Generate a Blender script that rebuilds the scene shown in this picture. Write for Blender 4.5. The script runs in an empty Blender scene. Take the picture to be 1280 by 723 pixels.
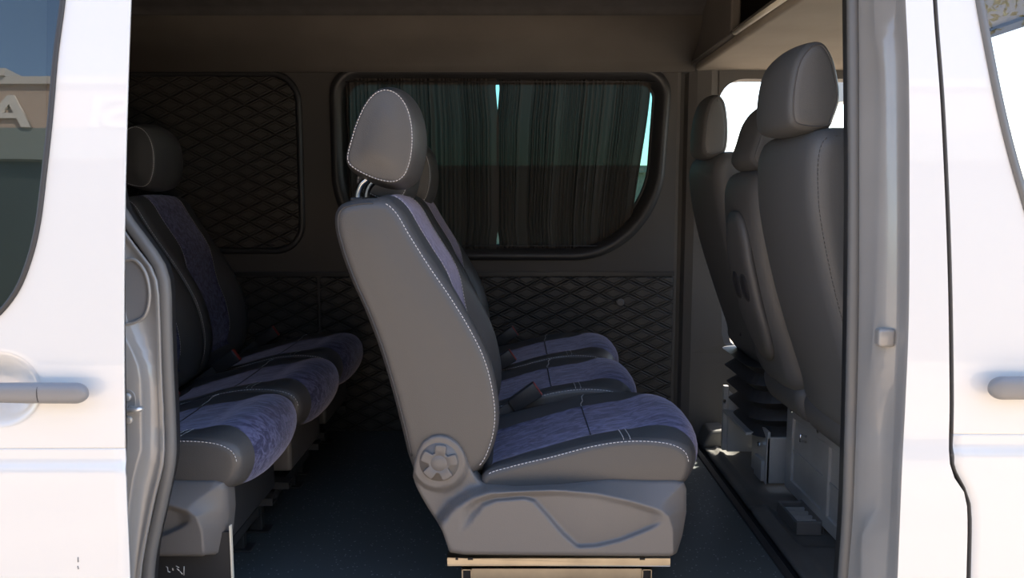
import bpy, bmesh, math, random
import numpy as np
from mathutils import Vector, Matrix

random.seed(7)
rng = np.random.RandomState(7)
SC = bpy.context.scene
COL = SC.collection
R = math.radians

# ------------------------------------------------------------------ camera
H = 0.975                      # eye height above the van floor (z = 0)
F = 1000.0                     # focal length in pixels of a 1280 px wide frame
PITCH = math.atan((361.5 - 245.0) / F)
cp, sp = math.cos(PITCH), math.sin(PITCH)
GROUND = -0.66

cam_d = bpy.data.cameras.new('camera')
cam_d.sensor_width = 36.0
cam_d.lens = 36.0 * F / 1280.0
cam_d.clip_start = 0.02
cam_d.clip_end = 500
cam = bpy.data.objects.new('camera', cam_d)
cam.location = (0, 0, H)
cam.rotation_euler = (math.pi / 2 - PITCH, 0, 0)
COL.objects.link(cam)
SC.camera = cam


def ray(px, py):
    u = (px - 640.0) / F
    v = (361.5 - py) / F
    return np.array([u, cp + v * sp, -sp + v * cp])


def at(px, py, y):
    d = ray(px, py)
    t = y / d[1]
    return np.array([d[0] * t, y, H + d[2] * t])


def body_y(z):
    y = 1.455 + 0.07 * (z - 0.25) ** 2
    s = min(1.0, max(0.0, (0.512 - z) / 0.025))
    return y - 0.007 * s * s * (3 - 2 * s)


def on_body(px, py, off=0.0):
    d = ray(px, py)
    y = 1.45
    for _ in range(12):
        z = H + d[2] * y / d[1]
        y = body_y(z) + off
    return np.array([d[0] * y / d[1], y, H + d[2] * y / d[1]])


# ------------------------------------------------------------------ objects
def tag(o, label=None, cat=None, group=None, kind=None):
    if label: o['label'] = label
    if cat: o['category'] = cat
    if group: o['group'] = group
    if kind: o['kind'] = kind
    return o


def empty(name, loc, label=None, cat=None, group=None, kind=None):
    o = bpy.data.objects.new(name, None)
    o.empty_display_size = 0.1
    o.location = Vector([float(c) for c in loc])
    COL.objects.link(o)
    return tag(o, label, cat, group, kind)


ORIGIN = [np.zeros(3)]         # subtracted from every world vertex while building a thing


def mesh(name, verts, faces, mat, parent=None, smooth=True, label=None, mods=None, face=None):
    me = bpy.data.meshes.new(name)
    o0 = ORIGIN[0]
    me.from_pydata([tuple(float(c) for c in (np.asarray(v) - o0)) for v in verts], [], [tuple(f) for f in faces])
    bm = bmesh.new()
    bm.from_mesh(me)
    bmesh.ops.remove_doubles(bm, verts=bm.verts, dist=3e-6)
    bmesh.ops.recalc_face_normals(bm, faces=bm.faces)
    if face is not None:                                    # every face of a sheet looks the same way
        bm.normal_update()
        bad = [q for q in bm.faces if q.normal.dot(Vector(face)) < 0]
        bmesh.ops.reverse_faces(bm, faces=bad)
    bm.to_mesh(me)
    bm.free()
    if smooth:
        for p in me.polygons: p.use_smooth = True
    me.materials.append(mat)
    o = bpy.data.objects.new(name, me)
    COL.objects.link(o)
    if parent is not None:
        o.parent = parent
    if label: o['label'] = label
    for m in (mods or []): m(o)
    return o


def solid(th, toward=None):
    """thickness grows towards the given direction (None: both ways)"""
    def f(o):
        m = o.modifiers.new('solid', 'SOLIDIFY')
        m.thickness = th
        if toward is None:
            m.offset = 0.0
        else:
            a = Vector((0, 0, 0))
            for p in o.data.polygons: a += p.normal * p.area
            m.offset = 1.0 if a.dot(Vector(toward)) > 0 else -1.0
    return f


def bevel(w, seg=3, ang=30):
    def f(o):
        m = o.modifiers.new('bevel', 'BEVEL')
        m.width = w
        m.segments = seg
        m.limit_method = 'ANGLE'
        m.angle_limit = R(ang)
        m.harden_normals = False
    return f


class MB:
    """collects shapes for ONE mesh"""
    def __init__(s):
        s.v, s.f = [], []

    def add(s, v, f):
        n = len(s.v)
        s.v += [np.asarray(p, float) for p in v]
        s.f += [tuple(i + n for i in q) for q in f]
        return s

    def box(s, a, b, M=None):
        (x0, y0, z0), (x1, y1, z1) = a, b
        v = [(x0, y0, z0), (x1, y0, z0), (x1, y1, z0), (x0, y1, z0), (x0, y0, z1), (x1, y0, z1), (x1, y1, z1), (x0, y1, z1)]
        if M is not None: v = [tuple(M @ Vector(p)) for p in v]
        return s.add(v, [(3, 2, 1, 0), (4, 5, 6, 7), (0, 1, 5, 4), (1, 2, 6, 5), (2, 3, 7, 6), (3, 0, 4, 7)])

    def tube(s, pts, r, n=10, closed=False, cap=True):
        pts = [np.asarray(p, float) for p in pts]
        m = len(pts)
        rs = r if hasattr(r, '__len__') else [r] * m
        rings = []
        prev = None
        for i in range(m):
            a = pts[(i - 1) % m] if (closed or i > 0) else pts[i]
            b = pts[(i + 1) % m] if (closed or i < m - 1) else pts[i]
            t = b - a
            t = t / (np.linalg.norm(t) + 1e-12)
            if prev is None:
                up = np.array([0, 0, 1.0]) if abs(t[2]) < 0.9 else np.array([0, 1.0, 0])
            else:
                up = prev
            u = up - t * np.dot(up, t)
            u /= np.linalg.norm(u) + 1e-12
            prev = u
            w = np.cross(t, u)
            rings.append([pts[i] + rs[i] * (math.cos(k * 2 * math.pi / n) * u + math.sin(k * 2 * math.pi / n) * w) for k in range(n)])
        v = [p for rg in rings for p in rg]
        f = []
        for i in range(m if closed else m - 1):
            j = (i + 1) % m
            for k in range(n):
                l = (k + 1) % n
                f.append((i * n + k, i * n + l, j * n + l, j * n + k))
        if cap and not closed:
            f.append(tuple(range(n))[::-1])
            f.append(tuple((m - 1) * n + k for k in range(n)))
        return s.add(v, f)

    def lathe(s, prof, c, axis='z', n=24):
        """prof: (radius, along) pairs"""
        v, f = [], []
        c = np.asarray(c, float)
        for (r, h) in prof:
            for k in range(n):
                a = 2 * math.pi * k / n
                p = {'z': (r * math.cos(a), r * math.sin(a), h), 'y': (r * math.cos(a), h, r * math.sin(a)), 'x': (h, r * math.cos(a), r * math.sin(a))}[axis]
                v.append(c + p)
        m = len(prof)
        for i in range(m - 1):
            for k in range(n):
                l = (k + 1) % n
                f.append((i * n + k, i * n + l, (i + 1) * n + l, (i + 1) * n + k))
        f.append(tuple(range(n)))
        f.append(tuple((m - 1) * n + k for k in range(n)))
        return s.add(v, f)

    def prism(s, outline, y0, y1):
        """closed (x,z) outline extruded along y"""
        n = len(outline)
        v = [(p[0], y0, p[1]) for p in outline] + [(p[0], y1, p[1]) for p in outline]
        f = [tuple(range(n)), tuple(range(n, 2 * n))[::-1]]
        f += [(i, (i + 1) % n, n + (i + 1) % n, n + i) for i in range(n)]
        return s.add(v, f)

    def build(s, name, mat, parent=None, smooth=True, label=None, mods=None):
        return mesh(name, s.v, s.f, mat, parent, smooth, label, mods)


def catmull(pts, closed=True, k=12):
    pts = [np.asarray(p, float) for p in pts]
    n = len(pts)
    out = []
    for i in range(n if closed else n - 1):
        if closed:
            p0, p1, p2, p3 = pts[(i - 1) % n], pts[i], pts[(i + 1) % n], pts[(i + 2) % n]
        else:
            p1, p2 = pts[i], pts[i + 1]
            p0 = pts[i - 1] if i > 0 else 2 * p1 - p2
            p3 = pts[i + 2] if i + 2 < n else 2 * p2 - p1
        # centripetal keeps unequal spacing from looping
        def tj(ti, a, b): return ti + max(np.linalg.norm(b - a), 1e-6) ** 0.5
        t0 = 0.0; t1 = tj(t0, p0, p1); t2 = tj(t1, p1, p2); t3 = tj(t2, p2, p3)
        for q in range(k):
            t = t1 + (t2 - t1) * q / k
            A1 = (t1 - t) / (t1 - t0) * p0 + (t - t0) / (t1 - t0) * p1
            A2 = (t2 - t) / (t2 - t1) * p1 + (t - t1) / (t2 - t1) * p2
            A3 = (t3 - t) / (t3 - t2) * p2 + (t - t2) / (t3 - t2) * p3
            B1 = (t2 - t) / (t2 - t0) * A1 + (t - t0) / (t2 - t0) * A2
            B2 = (t3 - t) / (t3 - t1) * A2 + (t - t1) / (t3 - t1) * A3
            out.append((t2 - t) / (t2 - t1) * B1 + (t - t1) / (t2 - t1) * B2)
    if not closed: out.append(pts[-1])
    return out


def resample(pts, n, closed=True):
    pts = np.array(pts)
    P = np.vstack([pts, pts[:1]]) if closed else pts
    L = np.concatenate([[0], np.cumsum(np.linalg.norm(np.diff(P, axis=0), axis=1))])
    q = np.linspace(0, L[-1], n + 1)[:-1] if closed else np.linspace(0, L[-1], n)
    return np.stack([np.interp(q, L, P[:, c]) for c in range(P.shape[1])], 1)


def normals2(o):
    d = np.roll(o, -1, 0) - np.roll(o, 1, 0)
    d /= np.linalg.norm(d, axis=1)[:, None] + 1e-12
    n = np.stack([d[:, 1], -d[:, 0]], 1)
    area = 0.5 * np.sum(o[:, 0] * np.roll(o[:, 1], -1) - np.roll(o[:, 0], -1) * o[:, 1])
    if area < 0: n = -n
    for _ in range(2):
        n = (np.roll(n, 1, 0) + 2 * n + np.roll(n, -1, 0)) / 4
        n /= np.linalg.norm(n, axis=1)[:, None] + 1e-12
    return n                     # outward


def smooth01(a, b, x):
    t = min(1.0, max(0.0, (x - a) / (b - a)))
    return t * t * (3 - 2 * t)


class Loft:
    """a cushion: closed (x,z) outline swept across y with rounded sides; disp(i, f, yl) moves point i outwards"""
    def __init__(s, outline, yA, yB, r, ny=14, disp=None, bulge=0.0, N=120, nr=5, warp=None):
        o = resample(catmull(outline), N)
        n = normals2(o)
        s.o, s.n, s.N = o, n, N
        yc, hw = (yA + yB) / 2, (yB - yA) / 2
        seq = []
        for k in range(nr + 1):
            th = k / nr * math.pi / 2
            seq.append((yA + r * (1 - math.sin(th)), r * (1 - math.cos(th)), 1.0))
        seq = [(yA + r * (1 - math.sin(math.pi / 2 - k / nr * math.pi / 2)), r * (1 - math.cos(math.pi / 2 - k / nr * math.pi / 2))) for k in range(nr + 1)]
        mid = [(yA + r + (yB - yA - 2 * r) * k / ny, 0.0) for k in range(1, ny)]
        full = seq + mid + [(yA + yB - y, i) for (y, i) in reversed(seq)]
        s.ys = [y for y, _ in full]
        s.rings = []
        for (y, ins) in full:
            yl = (y - yc) / hw
            p = o - n * ins
            yls = np.full(N, yl)
            if warp is not None and ins < 1e-9:
                yls = np.array([warp(i, yl) for i in range(N)])
            if disp is not None:
                dd = np.array([disp(i, i / N, yls[i]) for i in range(N)])
                p = p + n * dd[:, None]
            s.rings.append(np.stack([p[:, 0], yc + hw * yls, p[:, 1]], 1))
        s.bulge = bulge

    def cap(s, ring, sgn):
        """the flat side, filled with fine triangles and lightly pillowed; indices < N are the ring itself"""
        N = s.N
        P = [Vector((p[0], p[2])) for p in ring]
        A = np.array([[p[0], p[2]] for p in ring])
        B = np.roll(A, -1, 0)
        h = 0.016
        pts = []
        for gx in np.arange(A[:, 0].min(), A[:, 0].max(), h):
            for gz in np.arange(A[:, 1].min(), A[:, 1].max(), h):
                q = np.array([gx, gz])
                e = B - A
                t = np.clip(np.sum((q - A) * e, 1) / (np.sum(e * e, 1) + 1e-12), 0, 1)
                d = np.min(np.linalg.norm(A + e * t[:, None] - q, axis=1))
                cr = ((A[:, 1] > gz) != (B[:, 1] > gz)) & (gx < (B[:, 0] - A[:, 0]) * (gz - A[:, 1]) / (B[:, 1] - A[:, 1] + 1e-12) + A[:, 0])
                if cr.sum() % 2 and d > 0.006:
                    pts.append((gx, gz, d))
        from mathutils.geometry import delaunay_2d_cdt
        vo, eo, fo, ov, oe, of = delaunay_2d_cdt(P + [Vector((a, b)) for a, b, d in pts], [], [list(range(N))], 1, 1e-7)
        v = []
        for k, p in enumerate(vo):
            src = ov[k][0] if ov[k] else -1
            dd = pts[src - N][2] if src >= N else 0.0
            v.append(np.array([p.x, ring[0][1] + sgn * s.bulge * smooth01(0, 0.05, dd), p.y]))
        return v, [tuple(q) for q in fo]

    def find(s, x, z):
        return int(np.argmin((s.o[:, 0] - x) ** 2 + (s.o[:, 1] - z) ** 2))

    def near_ring(s, y):
        return int(np.argmin(np.abs(np.array(s.ys) - y)))

    def pt(s, k, i, off=0.0):
        p = s.rings[k][i % s.N].copy()
        p[0] += s.n[i % s.N][0] * off
        p[2] += s.n[i % s.N][1] * off
        return p

    def split(s, inside=None):
        all_r = s.rings
        N = s.N
        v = [p for rg in all_r for p in rg]
        fa, fb = [], []
        for k in range(len(all_r) - 1):
            for i in range(N):
                j = (i + 1) % N
                q = (k * N + i, k * N + j, (k + 1) * N + j, (k + 1) * N + i)
                ins = False
                if inside is not None and 1 <= k < len(all_r) - 2:
                    ym = (all_r[k][0][1] + all_r[k + 1][0][1]) / 2
                    ins = inside(i, ym)
                (fb if ins else fa).append(q)
        for ring, sg in ((s.rings[0], -1), (s.rings[-1], 1)):
            cv, cf = s.cap(ring, sg)
            n0 = len(v)
            v += cv
            fa += [tuple(a + n0 for a in q) for q in cf]
        return v, fa, fb


def used(v, f):
    m = {}
    nv, nf = [], []
    for q in f:
        r = []
        for i in q:
            if i not in m:
                m[i] = len(nv)
                nv.append(v[i])
            r.append(m[i])
        nf.append(tuple(r))
    return nv, nf


def seam(parent, pts, mat='thread', **kw):
    return stitches(MB(), pts, **kw).build('stitching', M[mat], parent)


def cord(parent, pts, r, mat, closed=False):
    return MB().tube(pts, r, 6, closed=closed).build('piping', M[mat], parent)


def stitches(mb, pts, dash=0.0055, gap=0.003, r=0.0009):
    L = np.concatenate([[0], np.cumsum(np.linalg.norm(np.diff(np.array(pts), axis=0), axis=1))])
    P = np.array(pts)
    q = 0.0
    f = lambda s: np.array([np.interp(s, L, P[:, c]) for c in range(3)])
    while q + dash < L[-1]:
        mb.tube([f(q), f(q + dash)], r, 5)
        q += dash + gap
    return mb


# ------------------------------------------------------------------ materials
def new_mat(name):
    m = bpy.data.materials.new(name)
    m.use_nodes = True
    nt = m.node_tree
    b = nt.nodes['Principled BSDF']
    return m, nt, b


def N_(nt, t, **kw):
    n = nt.nodes.new(t)
    for k, v in kw.items(): setattr(n, k, v)
    return n


def pbr(name, col, rough=0.5, metal=0.0, spec=0.5, bump=0.0, bscale=200.0, var=0.0, vscale=8.0, coat=0.0, sheen=0.0, detail=4.0, crough=0.03):
    m, nt, b = new_mat(name)
    b.inputs['Base Color'].default_value = (*col, 1)
    b.inputs['Roughness'].default_value = rough
    b.inputs['Metallic'].default_value = metal
    b.inputs['Specular IOR Level'].default_value = spec
    b.inputs['Coat Weight'].default_value = coat
    b.inputs['Coat Roughness'].default_value = crough
    if sheen:
        b.inputs['Sheen Weight'].default_value = sheen
        b.inputs['Sheen Roughness'].default_value = 0.4
    tc = N_(nt, 'ShaderNodeTexCoord')
    if bump:
        no = N_(nt, 'ShaderNodeTexNoise')
        no.inputs['Scale'].default_value = bscale
        no.inputs['Detail'].default_value = detail
        nt.links.new(tc.outputs['Object'], no.inputs['Vector'])
        bp = N_(nt, 'ShaderNodeBump')
        bp.inputs['Strength'].default_value = bump
        bp.inputs['Distance'].default_value = 0.002
        nt.links.new(no.outputs['Fac'], bp.inputs['Height'])
        nt.links.new(bp.outputs['Normal'], b.inputs['Normal'])
    if var:
        n2 = N_(nt, 'ShaderNodeTexNoise')
        n2.inputs['Scale'].default_value = vscale
        n2.inputs['Detail'].default_value = 5
        nt.links.new(tc.outputs['Object'], n2.inputs['Vector'])
        rp = N_(nt, 'ShaderNodeValToRGB')
        rp.color_ramp.elements[0].position = 0.35
        rp.color_ramp.elements[1].position = 0.68
        rp.color_ramp.elements[0].color = (*[c * (1 - var) for c in col], 1)
        rp.color_ramp.elements[1].color = (*[min(1, c * (1 + var)) for c in col], 1)
        nt.links.new(n2.outputs['Fac'], rp.inputs['Fac'])
        nt.links.new(rp.outputs['Color'], b.inputs['Base Color'])
    return m


M = {}
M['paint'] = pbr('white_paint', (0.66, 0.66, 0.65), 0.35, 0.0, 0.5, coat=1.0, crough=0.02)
M['jamb'] = pbr('shade_darkened_paint', (0.27, 0.26, 0.247), 0.3, 0.0, 0.5, coat=0.6, crough=0.06, var=0.06, vscale=5)  # body paint darkened; shade of the door openings is put into the colour
M['rubber'] = pbr('black_rubber', (0.035, 0.035, 0.037), 0.55, bump=0.1, bscale=120)
M['seal'] = pbr('grey_rubber_seal', (0.13, 0.127, 0.122), 0.45, bump=0.06, bscale=90)
M['gap'] = pbr('dark_gap', (0.01, 0.01, 0.012), 0.8)
M['leather'] = pbr('black_leather', (0.072, 0.070, 0.070), 0.42, 0, 0.5, bump=0.22, bscale=420, detail=2)
M['leather_dark'] = pbr('smooth_black_leather', (0.034, 0.034, 0.038), 0.40, 0, 0.5, bump=0.2, bscale=420, detail=2)
M['plastic'] = pbr('grey_moulded_plastic', (0.135, 0.127, 0.122), 0.42, 0, 0.45, bump=0.12, bscale=520, detail=2)
M['plastic_dark'] = pbr('black_plastic', (0.028, 0.028, 0.03), 0.42, bump=0.1, bscale=300)
M['cab_leather'] = pbr('hazed_leatherette', (0.095, 0.095, 0.095), 0.5, 0, 0.45, bump=0.2, bscale=420, detail=2)  # lens haze over the front seats is painted in as a lighter tone
M['pillar'] = pbr('hazed_pillar_trim', (0.10, 0.093, 0.087), 0.6, bump=0.15, bscale=260)  # wall trim lightened; the lens haze over the cab is put into the colour
M['thread'] = pbr('pale_thread', (0.62, 0.60, 0.60), 0.7)
M['chrome'] = pbr('chrome', (0.75, 0.75, 0.76), 0.12, 1.0)
M['zinc'] = pbr('zinc_plated_steel', (0.42, 0.38, 0.31), 0.34, 1.0, bump=0.05, bscale=40, var=0.12, vscale=14)
M['steel_bright'] = pbr('bright_steel', (0.66, 0.66, 0.65), 0.3, 0.7)
M['steel_grey'] = pbr('grey_painted_steel', (0.46, 0.46, 0.45), 0.4, 0.3, var=0.1, vscale=9)
M['steel_dark'] = pbr('dark_painted_steel', (0.045, 0.045, 0.047), 0.42, 0.3)
M['wall'] = pbr('dark_moulded_wall', (0.060, 0.054, 0.050), 0.6, bump=0.15, bscale=260)
M['headliner'] = pbr('headliner_cloth', (0.105, 0.093, 0.082), 0.95, bump=0.3, bscale=320, var=0.1, vscale=3)
M['ceiling'] = pbr('dark_ceiling_cloth', (0.058, 0.055, 0.055), 0.9, bump=0.3, bscale=60, var=0.12, vscale=14)
M['cab_liner'] = pbr('cab_headliner_cloth', (0.30, 0.265, 0.22), 0.95, bump=0.2, bscale=320, var=0.08, vscale=4)
M['red'] = pbr('red_button', (0.30, 0.035, 0.03), 0.4)
M['label'] = pbr('paper_label', (0.6, 0.6, 0.58), 0.7)
M['pale'] = pbr('pale_satin_trim', (0.86, 0.80, 0.66), 0.3, 0.0)
M['cab_mat'] = pbr('cab_rubber_mat', (0.11, 0.105, 0.097), 0.5, bump=0.2, bscale=160, var=0.15, vscale=6)  # raised tone stands in for lens haze above the cab floor
M['handle'] = pbr('grey_handle_plastic', (0.20, 0.20, 0.205), 0.42, bump=0.05, bscale=300)

# velour: brushed patches
def velour():
    m, nt, b = new_mat('blue_violet_velour')
    tc = N_(nt, 'ShaderNodeTexCoord')
    mp = N_(nt, 'ShaderNodeMapping')
    mp.inputs['Scale'].default_value = (10, 26, 26)
    nt.links.new(tc.outputs['Object'], mp.inputs['Vector'])
    no = N_(nt, 'ShaderNodeTexNoise')
    no.inputs['Scale'].default_value = 1.9
    no.inputs['Detail'].default_value = 6
    no.inputs['Roughness'].default_value = 0.65
    no.inputs['Distortion'].default_value = 1.2
    nt.links.new(mp.outputs['Vector'], no.inputs['Vector'])
    rp = N_(nt, 'ShaderNodeValToRGB')
    e = rp.color_ramp.elements
    e[0].position, e[1].position = 0.42, 0.60
    e[0].color = (0.034, 0.037, 0.082, 1)
    e[1].color = (0.125, 0.130, 0.235, 1)
    nt.links.new(no.outputs['Fac'], rp.inputs['Fac'])
    nt.links.new(rp.outputs['Color'], b.inputs['Base Color'])
    b.inputs['Roughness'].default_value = 0.9
    b.inputs['Specular IOR Level'].default_value = 0.2
    b.inputs['Sheen Weight'].default_value = 0.55
    b.inputs['Sheen Roughness'].default_value = 0.4
    b.inputs['Sheen Tint'].default_value = (0.75, 0.72, 0.9, 1)
    bp = N_(nt, 'ShaderNodeBump')
    bp.inputs['Strength'].default_value = 0.35
    bp.inputs['Distance'].default_value = 0.004
    nt.links.new(no.outputs['Fac'], bp.inputs['Height'])
    nt.links.new(bp.outputs['Normal'], b.inputs['Normal'])
    return m
M['velour'] = velour()


def quilt():
    """leatherette stitched in flat diamonds; each diamond carries a second, smaller line"""
    m, nt, b = new_mat('quilted_leatherette')
    tc = N_(nt, 'ShaderNodeTexCoord')
    sx = N_(nt, 'ShaderNodeSeparateXYZ')
    nt.links.new(tc.outputs['Object'], sx.inputs[0])

    def math_(op, a, b_=None):
        n = N_(nt, 'ShaderNodeMath', operation=op)
        for k, q in enumerate((a, b_)):
            if q is None: continue
            if isinstance(q, (int, float)): n.inputs[k].default_value = q
            else: nt.links.new(q, n.inputs[k])
        return n.outputs[0]
    ax = math_('MULTIPLY', sx.outputs['X'], 1 / 0.118)
    az = math_('MULTIPLY', sx.outputs['Z'], 1 / 0.058)
    lines = []
    for op in ('ADD', 'SUBTRACT'):
        s = math_(op, ax, az)
        fr = math_('FRACT', s)
        d = math_('ABSOLUTE', math_('SUBTRACT', fr, 0.5))       # 0.5 on the line
        lines.append(d)
    mx = math_('MAXIMUM', lines[0], lines[1])
    g1 = N_(nt, 'ShaderNodeMapRange'); g1.interpolation_type = 'SMOOTHSTEP'
    g1.inputs['From Min'].default_value = 0.415; g1.inputs['From Max'].default_value = 0.5
    g1.inputs['To Min'].default_value = 1.0; g1.inputs['To Max'].default_value = 0.0
    nt.links.new(mx, g1.inputs['Value'])
    d2 = math_('ABSOLUTE', math_('SUBTRACT', mx, 0.31))
    g2 = N_(nt, 'ShaderNodeMapRange'); g2.interpolation_type = 'SMOOTHSTEP'
    g2.inputs['From Min'].default_value = 0.0; g2.inputs['From Max'].default_value = 0.055
    g2.inputs['To Min'].default_value = 0.55; g2.inputs['To Max'].default_value = 1.0
    nt.links.new(d2, g2.inputs['Value'])
    h = math_('MULTIPLY', g1.outputs[0], g2.outputs[0])
    bp = N_(nt, 'ShaderNodeBump')
    bp.inputs['Strength'].default_value = 1.0
    bp.inputs['Distance'].default_value = 0.006
    nt.links.new(h, bp.inputs['Height'])
    nt.links.new(bp.outputs['Normal'], b.inputs['Normal'])
    rp = N_(nt, 'ShaderNodeValToRGB')
    rp.color_ramp.elements[0].color = (0.030, 0.027, 0.025, 1)
    rp.color_ramp.elements[1].color = (0.054, 0.049, 0.045, 1)
    nt.links.new(h, rp.inputs['Fac'])
    nt.links.new(rp.outputs['Color'], b.inputs['Base Color'])
    b.inputs['Roughness'].default_value = 0.5
    return m
M['quilt'] = quilt()


def floor_mat():
    m, nt, b = new_mat('speckled_vinyl_floor')
    tc = N_(nt, 'ShaderNodeTexCoord')
    vo = N_(nt, 'ShaderNodeTexVoronoi')
    vo.inputs['Scale'].default_value = 85
    nt.links.new(tc.outputs['Object'], vo.inputs['Vector'])
    rp = N_(nt, 'ShaderNodeValToRGB')
    rp.color_ramp.elements[0].position = 0.15; rp.color_ramp.elements[0].color = (0.34, 0.35, 0.36, 1)
    rp.color_ramp.elements[1].position = 0.22; rp.color_ramp.elements[1].color = (0.078, 0.092, 0.094, 1)
    nt.links.new(vo.outputs['Distance'], rp.inputs['Fac'])
    # only some of the cells carry a fleck
    wn = N_(nt, 'ShaderNodeTexWhiteNoise', noise_dimensions='3D')
    nt.links.new(vo.outputs['Color'], wn.inputs['Vector'])
    gt = N_(nt, 'ShaderNodeMath', operation='GREATER_THAN'); gt.inputs[1].default_value = 0.5
    nt.links.new(wn.outputs['Value'], gt.inputs[0])
    mx = N_(nt, 'ShaderNodeMix', data_type='RGBA')
    mx.inputs['A'].default_value = (0.078, 0.092, 0.094, 1)
    nt.links.new(gt.outputs[0], mx.inputs['Factor'])
    nt.links.new(rp.outputs['Color'], mx.inputs['B'])
    # dusty scuffs
    no = N_(nt, 'ShaderNodeTexNoise'); no.inputs['Scale'].default_value = 3.2; no.inputs['Detail'].default_value = 7
    nt.links.new(tc.outputs['Object'], no.inputs['Vector'])
    r2 = N_(nt, 'ShaderNodeMapRange')
    r2.inputs['From Min'].default_value = 0.56; r2.inputs['From Max'].default_value = 0.75; r2.inputs['To Max'].default_value = 0.35
    nt.links.new(no.outputs['Fac'], r2.inputs['Value'])
    m2 = N_(nt, 'ShaderNodeMix', data_type='RGBA')
    m2.inputs['B'].default_value = (0.11, 0.115, 0.115, 1)
    nt.links.new(r2.outputs[0], m2.inputs['Factor'])
    nt.links.new(mx.outputs['Result'], m2.inputs['A'])
    nt.links.new(m2.outputs['Result'], b.inputs['Base Color'])
    b.inputs['Roughness'].default_value = 0.45
    return m
M['floor'] = floor_mat()


def glass(name, tint, refl=1.0):
    m, nt, b = new_mat(name)
    nt.nodes.remove(b)
    out = nt.nodes['Material Output']
    tr = N_(nt, 'ShaderNodeBsdfTransparent'); tr.inputs['Color'].default_value = (*tint, 1)
    gl = N_(nt, 'ShaderNodeBsdfGlossy'); gl.inputs['Roughness'].default_value = 0.0
    gl.inputs['Color'].default_value = (refl, refl, refl, 1)
    fr = N_(nt, 'ShaderNodeFresnel'); fr.inputs['IOR'].default_value = 1.75
    mx = N_(nt, 'ShaderNodeMixShader')
    nt.links.new(fr.outputs[0], mx.inputs[0])
    nt.links.new(tr.outputs[0], mx.inputs[1])
    nt.links.new(gl.outputs[0], mx.inputs[2])
    nt.links.new(mx.outputs[0], out.inputs['Surface'])
    return m
M['glass_teal'] = glass('teal_tinted_glass', (0.14, 0.33, 0.305))
M['glass_dark'] = glass('dark_tinted_glass', (0.16, 0.22, 0.21))
M['glass_clear'] = glass('clear_glass', (0.92, 0.96, 0.95))


def curtain_mat():
    m, nt, b = new_mat('thin_black_curtain_cloth')
    nt.nodes.remove(b)
    out = nt.nodes['Material Output']
    df = N_(nt, 'ShaderNodeBsdfDiffuse'); df.inputs['Color'].default_value = (0.125, 0.108, 0.098, 1)
    tl = N_(nt, 'ShaderNodeBsdfTranslucent'); tl.inputs['Color'].default_value = (0.030, 0.030, 0.029, 1)
    tr = N_(nt, 'ShaderNodeBsdfTransparent'); tr.inputs['Color'].default_value = (1, 1, 1, 1)
    m1 = N_(nt, 'ShaderNodeMixShader'); m1.inputs[0].default_value = 0.5
    m2 = N_(nt, 'ShaderNodeMixShader'); m2.inputs[0].default_value = 0.045
    # cloth seen along its surface lets less through (threads close up)
    lw = N_(nt, 'ShaderNodeLayerWeight'); lw.inputs['Blend'].default_value = 0.5
    mr = N_(nt, 'ShaderNodeMapRange')
    mr.inputs['From Min'].default_value = 0.0; mr.inputs['From Max'].default_value = 0.75
    mr.inputs['To Min'].default_value = 0.012; mr.inputs['To Max'].default_value = 0.0
    nt.links.new(lw.outputs['Facing'], mr.inputs['Value'])
    nt.links.new(mr.outputs[0], m2.inputs[0])
    nt.links.new(df.outputs[0], m1.inputs[1]); nt.links.new(tl.outputs[0], m1.inputs[2])
    nt.links.new(m1.outputs[0], m2.inputs[1]); nt.links.new(tr.outputs[0], m2.inputs[2])
    nt.links.new(m2.outputs[0], out.inputs['Surface'])
    return m
M['curtain'] = curtain_mat()

# ================================================================== THE SETTING
FAR = 3.25          # inner face of the far side wall
REAR = -2.35
DIV = 0.67          # far door pillar


def ring_angles(n): return [2 * math.pi * k / n for k in range(n)]


def rounded_rect(x0, x1, z0, z1, r, k=10, rb=None):
    """rb: a larger radius for the two lower corners"""
    rb = r if rb is None else rb
    out = []
    for (cx, cz, a0, r) in ((x1 - r, z1 - r, 0, r), (x0 + r, z1 - r, 90, r), (x0 + rb, z0 + rb, 180, rb), (x1 - rb, z0 + rb, 270, rb)):
        for i in range(k + 1):
            a = R(a0 + 90 * i / k)
            out.append((cx + r * math.cos(a), cz + r * math.sin(a)))
    return out


def polar_sample(poly, c, angs):
    """distance-exact intersection of rays from c with the closed polygon"""
    P = np.array(poly)
    res = []
    for a in angs:
        d = np.array([math.cos(a), math.sin(a)])
        best = None
        for i in range(len(P)):
            p, q = P[i] - c, P[(i + 1) % len(P)] - c
            e = q - p
            den = d[0] * e[1] - d[1] * e[0]
            if abs(den) < 1e-12: continue
            t = (p[0] * e[1] - p[1] * e[0]) / den
            s = (p[0] * d[1] - p[1] * d[0]) / den
            if t > 0 and -1e-9 <= s <= 1 + 1e-9:
                best = t if best is None else max(best, t)
        res.append(c + d * (best if best else 0.01))
    return np.array(res)


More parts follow.
